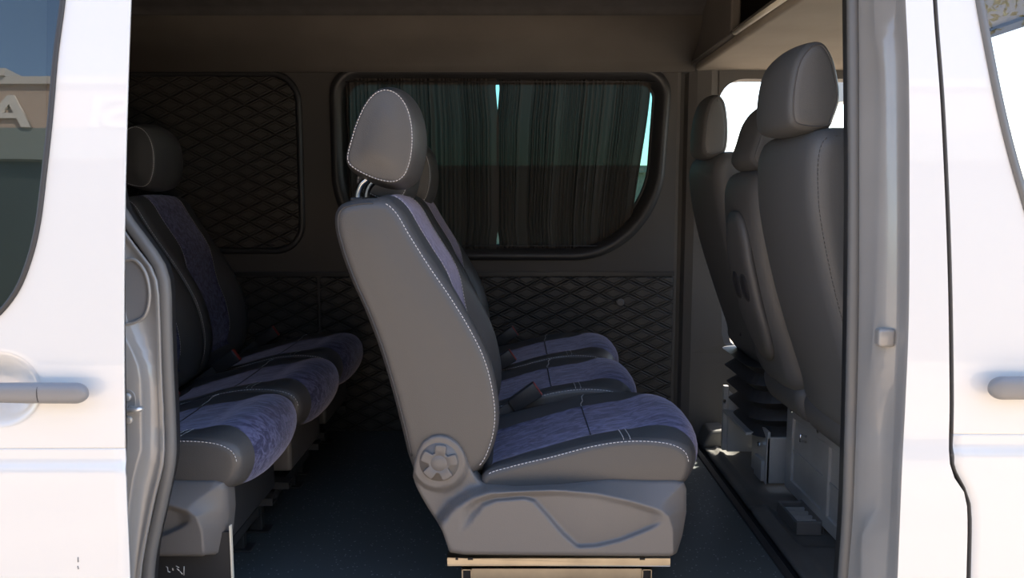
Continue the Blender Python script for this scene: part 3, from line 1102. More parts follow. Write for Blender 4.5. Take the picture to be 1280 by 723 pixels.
def make_seat(label, group):
    root = empty('passenger_seat', seat0, label, 'seat', group)
    ORIGIN[0] = seat0.copy()
    # ---------------- backrest
    S = [(424, 256), (442, 250), (465, 248), (484, 250), (498, 262), (516, 292), (540, 330), (568, 371), (592, 410), (611, 450), (621, 490), (624, 525), (618, 558), (604, 586),
         (580, 600), (548, 605), (522, 600), (510, 575), (501, 540), (488, 490), (472, 437), (455, 392), (438, 354), (424, 316), (416, 283), (417, 266)]
    out = [P2(x, y, YN) for x, y in S]
    N = 150
    dense = resample(catmull(out), N)
    fi = lambda px, py: int(np.argmin(np.sum((dense - np.array(P2(px, py, YN))) ** 2, 1)))
    i_top, i_bot = fi(470, 248), fi(604, 586)
    span = (i_bot - i_top) % N

    def t_front(i):
        k = (i - i_top) % N
        return k / span if k <= span else None

    def disp(i, fr, yl):
        t = t_front(i)
        if t is None:
            return -0.006 * (1 - yl * yl) if False else 0.0
        a = abs(yl)
        bol = smooth01(0.50, 0.80, a)                       # 1 on the bolster
        rec = 0.052 * smooth01(0.28, 0.60, t) * (1 - smooth01(0.93, 1.0, t))
        crown = 0.010 * (1 - smooth01(0.35, 0.5, t)) * (1 - a * a)
        return -rec * (1 - bol) + crown
    L = Loft(out, YN, YF, 0.026, 16, disp, 0.004, N)
    t_ins = lambda i: t_front(i) is not None and 0.0 < t_front(i) < 0.94
    v, fa, fb = L.split(lambda i, y: t_ins(i) and abs(y - SEATC) < 0.125)
    b = mesh('backrest', *used(v, fa), M['leather'], root)
    nv, nf = used(v, fb)
    mesh('velour_panel', nv, nf, M['velour'], b, label='blue violet velour panel')
    # seams: stitched front edge and piped rear edge on both sides, and the two lines beside the velour
    for k in (2, len(L.rings) - 3):
        seam(b, [L.pt(k, (i_top + j) % N, 0.0008) for j in range(2, span + 1)])
    for yy in (SEATC - 0.118, SEATC + 0.118):
        k = L.near_ring(yy)
        seam(b, [L.pt(k, (i_top + j) % N, 0.0012) for j in range(2, int(span * 0.9))], r=0.0006)
    i0, i1 = fi(424, 256), fi(510, 575)
    for k in (2, len(L.rings) - 3):
        idx = [(i1 + j) % N for j in range((i0 - i1) % N + 8)]
        cord(b, [L.pt(k, i, 0.0004) for i in idx], 0.0022, 'leather_dark')

    # ---------------- headrest
    HY0, HY1 = 1.845, 2.095
    Hs = [(433, 197), (437, 178), (446, 150), (457, 128), (469, 115), (482, 111), (496, 116), (508, 131), (515, 155), (516, 182), (512, 206), (505, 221), (494, 228), (478, 227), (460, 221), (443, 212), (435, 205)]
    ho = [P2(x, y, HY0) for x, y in Hs]
    LH = Loft(ho, HY0, HY1, 0.010, 14, lambda i, fr, yl: 0.016 * (1 - yl * yl), 0.010, 120)
    v, fa, fb = LH.split()
    h = mesh('headrest', v, fa, M['leather'], root)
    for k in (2, len(LH.rings) - 3):
        seam(h, [LH.pt(k, i, 0.0012) for i in range(LH.N + 1)], dash=0.005, gap=0.0022, r=0.0010)
    for y in (1.912, 2.028):
        pts = [P2(447 + (0), 262, 1.912), P2(447, 244, 1.912), P2(451, 232, 1.912), P2(461, 222, 1.912), P2(468, 205, 1.912)]
        pts = catmull([np.array([p[0], y, p[1]]) for p in pts], closed=False, k=6)
        MB().tube(pts, 0.0085, 14).build('headrest_post', M['chrome'], root)
        q = P2(447, 248, 1.912)
        MB().box((q[0] - 0.016, y - 0.014, q[1] - 0.018), (q[0] + 0.016, y + 0.014, q[1] + 0.0025)).build('post_sleeve', M['plastic_dark'], root, mods=[bevel(0.004)])

    # ---------------- cushion
    Cs = [(606, 593), (640, 581), (690, 569), (740, 556), (780, 550), (815, 550), (843, 555), (858, 564), (863, 576), (861, 591), (852, 606), (800, 622), (700, 626), (620, 622), (602, 608)]
    co = [P2(x, y, YN) for x, y in Cs]
    Nc = 140
    dense2 = resample(catmull(co), Nc)
    fc = lambda px, py: int(np.argmin(np.sum((dense2 - np.array(P2(px, py, YN))) ** 2, 1)))
    j0, j1, j2, jf = fc(606, 593), fc(863, 576), fc(848, 608), fc(815, 550)
    sp_top = (j1 - j0) % Nc
    sp_ins = (j2 - j0) % Nc

    def disp_c(i, fr, yl):
        a = abs(yl)
        k = (i - j0) % Nc
        if k > (fc(800, 622) - j0) % Nc: return 0.0
        t = k / sp_top
        bol = smooth01(0.45, 0.92, a)
        top = -0.010 * (1 - bol) * (1 - smooth01(0.55, 0.9, t))
        if t < 0.35: top -= 0.010 * (1 - bol) * (1 - t / 0.35)
        front = 0.050 * (1 - a ** 2.6) * smooth01(0.70, 1.0, t) * (1 - 0.5 * smooth01(1.0, 1.25, t))
        return top + front
    def flare(i, yl):
        """the velour strip spreads to the corners where it rolls over the front edge"""
        t = ((i - j0) % Nc) / sp_top
        if t > 1.6: return yl
        g = smooth01(0.74, 1.0, t) * (1 - smooth01(1.25, 1.6, t))
        a = abs(yl)
        w = a / 0.59 if a < 0.59 else max(0.0, (0.93 - a) / 0.34)
        return math.copysign(min(0.93, a + 0.22 * g * w) if a < 0.93 else a, yl)
    LC = Loft(co, YN, YF, 0.016, 26, disp_c, 0.003, Nc, warp=flare)
    v, fa, fb = LC.split(lambda i, y: ((i - j0) % Nc) < sp_ins - 1 and abs(y - SEATC) < 0.133)
    c = mesh('cushion', *used(v, fa), M['leather'], root)
    mesh('velour_panel', *used(v, fb), M['velour'], c, label='blue violet velour panel')
    for k in (2, len(LC.rings) - 3):
        seam(c, [LC.pt(k, j0 + j, 0.0009) for j in range(1, sp_top + 2)])
    jm, jn = (fc(742, 555) - j0) % Nc, (fc(780, 550) - j0) % Nc
    nR = len(LC.rings)
    kA, kB = LC.near_ring(SEATC - 0.132), LC.near_ring(SEATC + 0.132)
    seam(c, [LC.pt(k, j0 + jm + int(round(2.5 * (k - kB) / (nR - 4 - kB))), 0.0012) for k in range(kB, nR - 3)])
    cord(c, [LC.pt(k, j0 + jm, 0.0002) for k in range(kA, kB + 1)], 0.0016, 'leather_dark')
    for dj in (0, 2):
        seam(c, [LC.pt(k, j0 + jn + dj, 0.0012) for k in range(3, kA + 1)], r=0.0007)
    kA, kB = LC.near_ring(SEATC - 0.128), LC.near_ring(SEATC + 0.128)
    for k in (2, len(LC.rings) - 3):
        cord(c, [LC.pt(k, j0 + j, 0.0002) + np.array([0, (0.004 if k == 2 else -0.004), 0.0022]) for j in range(1, sp_top + 2)], 0.0018, 'leather_dark')

    # ---------------- moulded side cover with recliner wheel
    Y0 = 1.742
    top_c = [(516.0, 596), (517.5, 580), (521, 566), (528, 553), (538, 545.5), (549, 543), (561, 545.5), (572, 553), (580, 564), (586, 578), (592, 592), (600, 602), (614, 608), (640, 608), (700, 605), (760, 598.5), (810, 600), (845, 600), (855, 603), (858, 612)]
    bot_c = [(516.0, 596), (520, 608), (527, 622), (536, 637), (546, 652), (553, 665), (558, 680), (562, 691), (580, 694), (700, 695), (800, 696), (838, 696), (846, 692), (853, 670), (858, 640), (858, 612)]
    tx = np.array([p[0] for p in top_c]); tz_ = np.array([p[1] for p in top_c])
    bxs = np.array([p[0] for p in bot_c]); bz_ = np.array([p[1] for p in bot_c])
    bxs[-1] = 858.2
    poly_chamfer = np.array([(548, 668), (556, 652), (570, 636), (590, 624), (612, 617), (660, 613.5), (702, 613), (745, 617), (790, 627), (826, 638), (836, 646), (841, 662), (842, 690)], float)
    swoosh = np.array([(578, 664), (590, 648), (604, 632), (620, 626), (655, 623), (668, 627), (684, 645), (704, 668), (722, 684), (745, 683), (775, 676), (805, 664), (826, 655)], float)

    def dist_poly(Q, poly):
        best = np.full(len(Q), 1e9)
        side = np.ones(len(Q))
        for a, b_ in zip(poly[:-1], poly[1:]):
            e = b_ - a
            t = np.clip(((Q - a) @ e) / (e @ e), 0, 1)
            d = np.linalg.norm(Q - (a + t[:, None] * e), axis=1)
            cr = e[0] * (Q[:, 1] - a[1]) - e[1] * (Q[:, 0] - a[0])
            up = d < best
            best = np.where(up, d, best)
            side = np.where(up, np.where(cr > 0, 1, -1), side)
        return best * side                                   # >0: below the line (image y down)

    def ss(a, b_, x):
        t = np.clip((x - a) / (b_ - a), 0, 1)
        return t * t * (3 - 2 * t)

    NX, NZ = 170, 60
    us = 516 + (858 - 516) * (1 - np.cos(np.linspace(0, math.pi, NX))) / 2
    scale = Y0 / F
    bound = np.array(top_c + bot_c[::-1][1:-1], float)
    boundc = np.vstack([bound, bound[:1]])
    Q = []
    for u in us:
        zt_, zb_ = np.interp(u, tx, tz_), np.interp(u, bxs, bz_)
        for w in np.linspace(0, 1, NZ): Q.append((u, zt_ + (zb_ - zt_) * w))
    Q = np.array(Q)
    U, V = Q[:, 0], Q[:, 1]
    d_edge = np.abs(dist_poly(Q, boundc))
    rnd = 0.008 * (1 - np.sqrt(np.maximum(0.0, 1 - (1 - np.minimum(1, d_edge / 5.0)) ** 2)))
    dc = dist_poly(Q, poly_chamfer)
    HH = 0.052
    prop = np.where(dc > 0, 1.0, d_edge / (d_edge - np.minimum(dc, 0) + 1e-6))
    narrow = ss(-15, 1, dc)
    wl = ss(600, 660, U)
    hgt = HH * (prop * wl + narrow * (1 - wl))
    ds = dist_poly(Q, swoosh)
    fade = ss(572, 592, U) * (1 - ss(808, 832, U))
    hgt = hgt + 0.015 * (ss(-4, 2.5, ds) - 1.0) * fade * np.exp(-np.maximum(0, -ds) / 45.0) * (dc > 0) * ss(0, 8, dc)
    rh = np.hypot(U - 549, V - 578)
    hub = 0.012 * (1 - ss(32, 38, rh))
    hgt = np.maximum(hgt, hub)
    Y = Y0 - hgt + rnd
    v, f = [], []
    for (u, py), y in zip(Q, Y):
        q = at(u, py, y)
        v.append((q[0], y, q[2]))
    for a in range(len(us) - 1):
        for w in range(NZ - 1):
            f.append((a * NZ + w, a * NZ + w + 1, (a + 1) * NZ + w + 1, (a + 1) * NZ + w))
    nA = len(us)
    # return flange along the outline
    rim = [(a, 0) for a in range(nA)] + [(a, NZ - 1) for a in range(nA - 1, -1, -1)]
    base = len(v)
    for (a, w) in rim:
        p = v[a * NZ + w]
        v.append((p[0], Y0 + 0.05, p[2]))
    for k in range(len(rim)):
        a, b_ = rim[k], rim[(k + 1) % len(rim)]
        f.append((a[0] * NZ + a[1], b_[0] * NZ + b_[1], base + (k + 1) % len(rim), base + k))
    sc_ = mesh('side_cover', v, f, M['plastic'], root, label='grey moulded plastic side cover')
    # front return of the cover, facing forward
    hc = at(549, 578, Y0 - 0.012)
    hc[1] += 0.002
    MB().lathe([(25.5 * scale, 0.003), (25.4 * scale, -0.0022), (1e-4, -0.0022)], hc, 'y', 40).build('dial_well', M['plastic'], sc_)
    rw = 25.5 * scale
    mb = MB().lathe([(rw + 0.0025, 0.004), (rw + 0.0025, -0.001), (rw + 0.0012, -0.0018), (rw, -0.001), (rw, 0.004)], hc, 'y', 48)
    mb.f = mb.f[:-2]
    mb.build('dial_rim', M['leather_dark'], sc_)
    # the star shaped recliner wheel
    pts = []
    for k in range(200):
        a = 2 * math.pi * k / 200 + R(83)
        c5 = 0.5 + 0.5 * math.cos(5 * (a - R(83)))
        r_ = rw * (0.55 + 0.39 * smooth01(0.05, 0.62, c5))
        pts.append((hc[0] + r_ * math.cos(a), hc[2] + r_ * math.sin(a)))
    wheel = MB()
    n = len(pts)
    lay = [(1.0, 0.004), (1.0, -0.0085), (0.97, -0.0100), (0.92, -0.0106), (0.45, -0.0106), (0.435, -0.0098), (0.42, -0.0106), (0.10, -0.0108)]
    vv = []
    for (sc2, dy) in lay:
        vv += [(hc[0] + (p[0] - hc[0]) * sc2 if sc2 > 0.46 else hc[0] + rw * 0.42 * sc2 / 0.45 * math.cos(2 * math.pi * k / n + R(83)), hc[1] + dy,
                hc[2] + (p[1] - hc[2]) * sc2 if sc2 > 0.46 else hc[2] + rw * 0.42 * sc2 / 0.45 * math.sin(2 * math.pi * k / n + R(83))) for k, p in enumerate(pts)]
    ff = []
    for l in range(len(lay) - 1):
        for k in range(n):
            m_ = (k + 1) % n
            ff.append((l * n + k, l * n + m_, (l + 1) * n + m_, (l + 1) * n + k))
    ff.append(tuple((len(lay) - 1) * n + k for k in range(n)))
    wheel.add(vv, ff).build('recliner_wheel', M['plastic'], sc_, label='star shaped recliner wheel')

    # ---------------- frame
    yA = 1.79
    zr1, zr0 = at(700, 697, 1.75)[2] - 0.001, at(700, 708, 1.75)[2]
    xr0, xr1 = at(559, 700, 1.75)[0], at(838, 700, 1.75)[0]
    for y in (1.765, 2.125):
        mb = MB()
        mb.box((xr0, y - 0.015, zr0), (xr1, y - 0.012, zr1))
        mb.box((xr0, y - 0.015, zr1 - 0.003), (xr1, y + 0.03, zr1))
        mb.box((xr0, y - 0.015, zr0), (xr1, y + 0.03, zr0 + 0.003))
        mb.build('slide_rail', M['zinc'], root, smooth=False, mods=[bevel(0.001, 2)])
    z2t, z2b = zr0 - 0.006, zr0 - 0.034
    xa, xb = at(577, 715, 1.75)[0], at(815, 715, 1.75)[0]
    for y in (1.765, 2.125):
        mb = MB()
        for (a, b_) in (((xa, y - 0.012, z2b), (xb, y - 0.010, z2t)), ((xa, y + 0.016, z2b), (xb, y + 0.018, z2t)), ((xa, y - 0.012, z2t - 0.002), (xb, y + 0.018, z2t)), ((xa, y - 0.012, z2b), (xb, y + 0.018, z2b + 0.002))):
            mb.box(a, b_)
        mb.build('frame_tube', M['zinc'], root, smooth=False)
        for x in (xa + 0.06, xb - 0.06):
            MB().box((x - 0.018, y - 0.010, 0.0), (x + 0.018, y + 0.016, z2b + 0.001)).box((x - 0.04, y - 0.025, 0.0), (x + 0.04, y + 0.03, 0.006)).build('leg', M['steel_dark'], root, smooth=False, mods=[bevel(0.002, 2)])
    for x in (xa + 0.001, xb - 0.023):                        # square cross tubes, open ended
        mb = MB()
        for (a, b_) in (((x, z2b), (x + 0.022, z2b + 0.002)), ((x, z2t - 0.002), (x + 0.022, z2t)), ((x, z2b), (x + 0.002, z2t)), ((x + 0.020, z2b), (x + 0.022, z2t))):
            mb.box((a[0], 1.745, a[1]), (b_[0], 2.15, b_[1]))
        ct = mb.build('cross_tube', M['zinc'], root, smooth=False)
        MB().box((x + 0.0025, 1.752, z2b + 0.0025), (x + 0.0195, 1.762, z2t - 0.0025)).build('tube_end_shade', M['gap'], ct, smooth=False)  # added black block paints the shade inside the open tube
    for px in (571, 588, 803):
        q = at(px, 699, 1.749)
        MB().box((q[0] - (0.003 if px == 571 else 0.006), 1.7492, q[2] - 0.003), (q[0] + (0.003 if px == 571 else 0.006), 1.7506, q[2] + 0.003)).build('rail_slot', M['gap'], root, smooth=False)
    # seat pan under the cushion
    MB().box((at(615, 620, YN)[0], 1.80, at(700, 690, 1.75)[2]), (at(838, 620, YN)[0], 2.16, at(700, 622, YN)[2] + 0.006)).build('seat_pan', M['steel_dark'], root, smooth=False, mods=[bevel(0.01, 3)])
    # hinge plate on the far side of the backrest
    o2 = [P2(x, y, YN) for x, y in ((520, 590), (527, 560), (549, 545), (572, 556), (590, 600), (600, 640), (560, 640))]
    MB().prism(o2, 2.192, 2.202).build('hinge_plate', M['plastic_dark'], root, smooth=False, mods=[bevel(0.003)])

    # ---------------- belt buckle between this seat and its neighbour
    yb = 2.198
    A, B = at(612, 527, yb), at(672, 486, yb)
    d = (B - A) / np.linalg.norm(B - A)
    nrm = np.array([-d[2], 0, d[0]])
    if nrm[2] < 0: nrm = -nrm
    def obox(c0, c1, w0, w1, hy, name, mat, par, bv):
        vs = []
        for (c_, w) in ((c0, w0), (c1, w1)):
            for (s1, s2) in ((-1, -1), (1, -1), (1, 1), (-1, 1)):
                vs.append(c_ + nrm * w * s1 + np.array([0, hy * s2, 0]))
        return mesh(name, vs, [(0, 1, 2, 3), (4, 5, 6, 7), (0, 1, 5, 4), (1, 2, 6, 5), (2, 3, 7, 6), (3, 0, 4, 7)], mat, par, mods=[bevel(bv, 2)])
    Mid = A + d * 0.075
    bk = obox(Mid, B, 0.021, 0.024, 0.013, 'belt_buckle', M['plastic_dark'], root, 0.004)
    obox(B - d * 0.001, B + d * 0.0022, 0.0215, 0.0225, 0.010, 'release_button', M['red'], bk, 0.002)
    obox(A - d * 0.05, Mid + d * 0.005, 0.012, 0.015, 0.004, 'buckle_strap', M['rubber'], bk, 0.001)
    ORIGIN[0] = np.zeros(3)
    return root


def kids(o): return [c for c in bpy.data.objects if c.parent is o]


def copy_tree(o, parent=None, skip=()):
    c = o.copy()
    COL.objects.link(c)
    if parent is not None: c.parent = parent
    for ch in kids(o):
        if ch.name.split('.')[0] in skip: continue
        copy_tree(ch, c, skip)
    return c


near_seat = make_seat('black leather seat in the open doorway with grey star-wheel side cover, nearest of its row', 'row of seats in the doorway')
NOCOVER = ('side_cover',)
mid_seat = copy_tree(near_seat, None, NOCOVER)
mid_seat.location = (seat0[0] - 0.07, SEATC + 0.485, 0)
mid_seat['label'] = 'middle seat of the doorway row, half hidden behind the seat with the star wheel'
far_seat = copy_tree(near_seat, None, NOCOVER)
far_seat.location = (seat0[0] - 0.06, SEATC + 0.972, 0)
far_seat['label'] = 'seat of the doorway row under the curtained window, farthest from the sliding door'
for s, dz in ((mid_seat, -0.045), (far_seat, -0.060)):
    for c in kids(s):
        if c.name.startswith('headrest'): c.location.z += dz

DXR = -1.02
r1 = copy_tree(near_seat)
r1.location = (seat0[0] + DXR, SEATC, 0)
for c in kids(r1):
    if c.name.startswith('side_cover'): c.location.x -= 0.02
r1['label'] = 'rear row seat beside the rear jamb, with a grey side cover'
r2 = copy_tree(near_seat, None, NOCOVER)
r2.location = (seat0[0] + DXR + 0.01, SEATC + 0.485, 0)
r2['label'] = 'middle seat of the shadowed rear row, between its two neighbours'
r3 = copy_tree(near_seat, None, NOCOVER)
r3.location = (seat0[0] + DXR, SEATC + 0.972, 0)
r3['label'] = 'rear row seat against the far quilted wall, deepest in shadow'
for r_ in (r1, r2, r3): r_['group'] = 'rear row of seats'
for q in (mid_seat, far_seat, r1, r2, r3):           # these get darker rails and tubes
    for c in kids(q):
        if q is not r1 and c.name.startswith('seat_pan'):
            c.material_slots[0].link = 'OBJECT'
            c.material_slots[0].material = M['plastic']
        if c.name.split('.')[0] in ('slide_rail', 'frame_tube', 'cross_tube'):
            c.material_slots[0].link = 'OBJECT'
            c.material_slots[0].material = M['steel_dark']

# end panel below the rear seat by the jamb, with a pale edge and a scrawled number
ORIGIN[0] = np.array(r1.location)
pa, pb = at(205, 690, 1.742), at(290, 690, 1.742)
lp = MB().box((pa[0] - 0.08, 1.735, 0.0), (pb[0], 1.742, at(290, 664, 1.742)[2])).build('end_panel', M['steel_dark'], r1, smooth=False)
MB().box((pb[0] - 0.001, 1.733, 0.0), (pb[0] + 0.0025, 1.7425, at(290, 656, 1.742)[2])).build('panel_edge', M['pale'], lp, smooth=False)
def scrawl(strokes, parent):
    for st_ in strokes:
        MB().tube([at(180 + a / 9.14, 650 + b / 9.14, 1.7345) for a, b in st_], 0.0011, 6).build('chalk_stroke', M['label'], parent)
scrawl([[(250, 535), (268, 545), (275, 595), (300, 600)], [(325, 555), (332, 580)], [(365, 530), (400, 548), (375, 560), (405, 585)], [(410, 590), (440, 625)], [(458, 535), (455, 635)]], lp)
ORIGIN[0] = np.zeros(3)

# ================================================================== CURTAINS
ORIGIN[0] = np.zeros(3)
YC = FAR + 0.030
zc1, zc0 = wz1 - 0.012, wz0 + 0.012
xm = at(622, 200, YC)[0]


def make_curtain(name, label, xa, xb, seed, YC=YC):
    """xa(t), xb(t): side edges from top (t=0) to bottom (t=1)"""
    r_ = np.random.RandomState(seed)
    NXc, NZc = 420, 36
    g = np.linspace(0, 1, NXc)
    ph = np.zeros(NXc)
    amp = np.zeros(NXc)
    w = 58 + 26 * np.sin(2 * math.pi * g * 2.3 + r_.rand() * 6) + 22 * np.sin(2 * math.pi * g * 5.1 + r_.rand() * 6)
    ph = np.cumsum(np.abs(w)) / NXc * 2 * math.pi * 0.75
    amp = 0.006 + 0.003 * np.sin(2 * math.pi * g * 3.7 + 1) + 0.002 * np.sin(2 * math.pi * g * 9.1)
    v, f = [], []
    for k in range(NZc + 1):
        t = k / NZc
        z = zc1 + (zc0 - zc1) * t
        a, b = xa(t), xb(t)
        mid_ = math.sin(math.pi * t)
        for i in range(NXc):
            sway = 0.004 * math.sin(3 * t + 11 * g[i]) * mid_
            y = YC + (amp[i] * (0.75 + 0.35 * mid_)) * math.sin(ph[i] + 0.9 * t * math.sin(7 * g[i])) + sway
            v.append((a + (b - a) * g[i] + 0.003 * math.sin(ph[i] * 0.5 + 2) * (0.5 + t), y, z))
    for k in range(NZc):
        for i in range(NXc - 1):
            f.append((k * NXc + i, k * NXc + i + 1, (k + 1) * NXc + i + 1, (k + 1) * NXc + i))
    o = mesh(name, v, f, M['curtain'])
    return tag(o, label, 'curtain', 'curtains at the far window')


def slit(t):
    if t < 0.26: return -0.006 + 0.0125 * max(0.0, 1 - abs(t - 0.05) / 0.20)
    if t > 0.85: return -0.006 + 0.0105 * max(0.0, 1 - abs(t - 0.96) / 0.10)
    return -0.006


cl0 = wx0 + 0.026
make_curtain('curtain', 'thin dark pleated curtain over the window half behind the doorway row headrests', lambda t: cl0, lambda t: xm - slit(t), 3)
xr_t, xr_b = at(816, 120, YC)[0], at(790, 292, YC)[0]
make_curtain('curtain', 'thin dark pleated curtain on the window half with the bright gap along its edge', lambda t: xm + slit(t), lambda t: xr_t + (xr_b - xr_t) * smooth01(-0.1, 1.05, t), 5, YC + 0.023)
for k, (z, lab) in enumerate(((zc1 - 0.015, 'thin wire curtain rod along the top of the window'), (zc0 + 0.015, 'thin wire curtain rod along the bottom of the window'))):
    o = MB().tube([(wx0 + 0.01, YC - 0.016, z), (wx1 - 0.01, YC - 0.016, z)], 0.0022, 8).build('curtain_rod', M['steel_dark'])
    tag(o, lab, 'curtain rod', 'curtain rods')

# round cap on the quilted panel
kc = at(775, 378, FAR - 0.012)
o = empty('wall_lamp_cap', kc, 'small round plastic cap on the quilted panel under the curtained window', 'cap')
o.name = 'round_cap'
ORIGIN[0] = kc
MB().lathe([(0.017, 0.0), (0.017, -0.004), (0.014, -0.008), (0.009, -0.009)], kc, 'y', 24).build('cap_body', M['plastic'], o)
for a in range(4):
    x = kc[0] - 0.007 + a * 0.0047
    MB().box((x - 0.0008, kc[1] - 0.0105, kc[2] - 0.006), (x + 0.0008, kc[1] - 0.0085, kc[2] + 0.006)).build('rib', M['plastic'], o, smooth=False)
ORIGIN[0] = np.zeros(3)

# ================================================================== CAB
# far pillar trim with its two grooves
xP0, xP1 = DIV, at(901, 130, 3.17)[0]
xP2 = at(914, 405, 3.17)[0]; zP1, zP2 = at(901, 130, 3.17)[2], at(914, 405, 3.17)[2]
xP = lambda z: xP1 + (xP2 - xP1) * min(1.0, max(0.0, (zP1 - z) / (zP1 - zP2))) + 0.10 * smooth01(0.40, 0.30, z)
mb = MB()
pp = [(xP0 - 0.012, FAR), (xP0, FAR - 0.004), (xP0 + 0.004, FAR + 0.03), (xP0 + 0.022, FAR + 0.03), (xP0 + 0.03, FAR - 0.01), (xP0 + 0.06, FAR - 0.03), (xP1 - 0.03, FAR - 0.05), (xP1, FAR - 0.04), (xP1 + 0.01, FAR + 0.05)]
v, f = [], []
zsP = np.linspace(-0.05, 1.62, 40)
for z in zsP: v += [(x + (xP(z) - xP1 if x > xP0 + 0.07 else 0), y, z) for x, y in pp]
m_ = len(pp)
for k in range(len(zsP) - 1):
    for i in range(m_ - 1):
        f.append((k * m_ + i, k * m_ + i + 1, (k + 1) * m_ + i + 1, (k + 1) * m_ + i))
struct(mesh('pillar_far', v, f, M['pillar'], smooth=False))
# header over the open far cab door, curved at its rear corner
zD = at(930, 97, 3.17)[2]
XA = 1.72
cor = [(xP1 + 0.10 - 0.10 * math.sin(a), zD - 0.10 + 0.10 * math.cos(a)) for a in np.linspace(0, math.pi / 2, 8)]
hd = [(xP1, 1.62), (xP1, zD - 0.10)] + cor[::-1] + [(1.40, zD), (1.55, zD - 0.15), (1.60, zD - 0.15), (1.45, 1.62)]
struct(MB().prism(hd, FAR - 0.045, FAR + 0.05).build('wall_cab_header', M['pillar'], smooth=False))
# cab headliner: underside, lip and shelf space above it
lz = hz - 0.005
mb = MB()
mb.box((0.722, 1.56, lz - 0.02), (1.42, 3.26, lz + 0.012))
struct(mb.build('ceiling_cab', M['cab_liner'], smooth=False, mods=[bevel(0.012)]))
struct(MB().box((0.70, 1.56, cz + 0.10), (1.45, 3.30, cz + 0.13)).build('ceiling_shelf_top', M['headliner'], smooth=False))
struct(MB().box((1.40, 1.56, lz - 0.03), (1.46, 3.30, cz + 0.13)).build('wall_cab_front', M['headliner'], smooth=False))
struct(MB().box((0.735, 3.20, lz + 0.01), (1.46, 3.26, cz + 0.13)).build('wall_cab_far', M['headliner'], smooth=False))
struct(MB().box((0.93, 1.625, lz - 0.02), (1.46, 1.645, cz + 0.14)).build('wall_cab_near', M['headliner'], smooth=False))
struct(side_skin('wall_cab_skin', lambda z: 0.70, lambda z: 1.50 - 0.25 * max(0.0, z - 1.52), 0.0, np.linspace(1.528, 1.90, 12), M['paint'], 6))
a, b = at(921, 40, 2.62), at(1000, -8, 2.05)
b = np.array([a[0] + 0.004, 2.02, a[2] - 0.004])
a2 = np.array([a[0], 2.62, a[2]])
o = MB().tube([a2 - np.array([0.006, 0, 0]), b - np.array([0.006, 0, 0])], 0.010, 12).build('shelf_edge_rail', M['pale'])
tag(o, 'pale bright rail along the edge of the overhead shelf above the front seats', 'rail')
# corner moulding where the cove meets the shelf
mb = MB()
struct(MB().box((0.700, 1.62, lz + 0.005), (0.716, 3.26, lz + 0.02)).box((0.700, 2.64, lz + 0.005), (0.732, 3.26, cz + 0.13)).build('trim_7', M['headliner'], smooth=False, mods=[bevel(0.02, 4)]))
# windscreen, dash, front pillars, scuttle
ws = struct(empty('window_2', (1.9, 2.35, 0.75)))
ORIGIN[0] = np.array([1.9, 2.35, 0.75])
mesh('windscreen', [(2.02, 1.62, 0.72), (2.02, 3.10, 0.72), (1.45, 3.02, 1.50), (1.45, 1.70, 1.50)], [(0, 1, 2, 3)], M['glass_clear'], ws)
for y0, y1 in ((1.56, 1.66), (3.16, 3.06)):
    MB().tube([(2.03, y0, 0.70), (1.75, (y0 + y1) / 2, 1.12), (1.45, y1, 1.52)], 0.035, 10).build('window_frame', M['plastic_dark'], ws)
ORIGIN[0] = np.zeros(3)
db = empty('dashboard', (1.75, 2.35, -0.02), 'dark dashboard at the front of the cab beyond the front seats', 'dashboard')
ORIGIN[0] = np.array([1.75, 2.35, -0.02])
MB().prism([(1.55, 0.40), (1.53, 0.62), (1.62, 0.72), (1.85, 0.76), (2.03, 0.72), (2.03, -0.02), (1.80, -0.02), (1.74, 0.30)], 1.56, 3.14).build('dash_body', M['plastic_dark'], db, smooth=False, mods=[bevel(0.02, 3)])
swc = np.array([1.50, 2.78, 0.70])
ringp = []
for k in range(40):
    a = 2 * math.pi * k / 40
    ringp.append(swc + np.array([0.19 * math.cos(a) * 0.45, 0.19 * math.sin(a), 0.19 * math.cos(a) * 0.89]))
MB().tube(ringp, 0.014, 10, closed=True).tube([swc + np.array([0.0, -0.18, 0.0]), swc, swc + np.array([0, 0.18, 0])], 0.018, 8).tube([swc, swc + np.array([0.19, 0, -0.10])], 0.04, 12).build('steering_wheel', M['plastic_dark'], db)
ORIGIN[0] = np.zeros(3)
# open far cab door, hinged at the front pillar
dr = np.array([1.70, 3.24, GROUND + 0.35])
do = empty('driver_door', dr, 'driver door standing open on the far side of the cab, seen beyond the front seats', 'van door')
ORIGIN[0] = np.zeros(3)
dw = rounded_rect(-0.90, -0.16, 0.72 - dr[2], 1.34 - dr[2], 0.10, 6)
douter = [(-1.0, 0.0), (0.0, 0.0), (0.0, 0.55 + 0.4), (-0.30, 1.50 - dr[2]), (-0.97, 1.46 - dr[2])]
dwin = [(-0.92, 0.74 - dr[2]), (-0.12, 0.74 - dr[2]), (-0.30, 1.40 - dr[2]), (-0.90, 1.38 - dr[2])]
v, f = annulus(douter, dwin, lambda x, z: 0.0, 2, 60)
mesh('door_panel', v, f, M['jamb'], do, smooth=False, mods=[solid(0.07)])
mesh('window_glass', [(p[0], 0, p[1]) for p in dwin], [(0, 1, 2, 3)], M['glass_clear'], do)
MB().box((-0.62, -0.055, 0.78 - dr[2] - 0.22), (-0.30, -0.033, 0.83 - dr[2] - 0.22)).build('armrest', M['plastic_dark'], do, mods=[bevel(0.01)])
do.rotation_euler.z = R(-66)

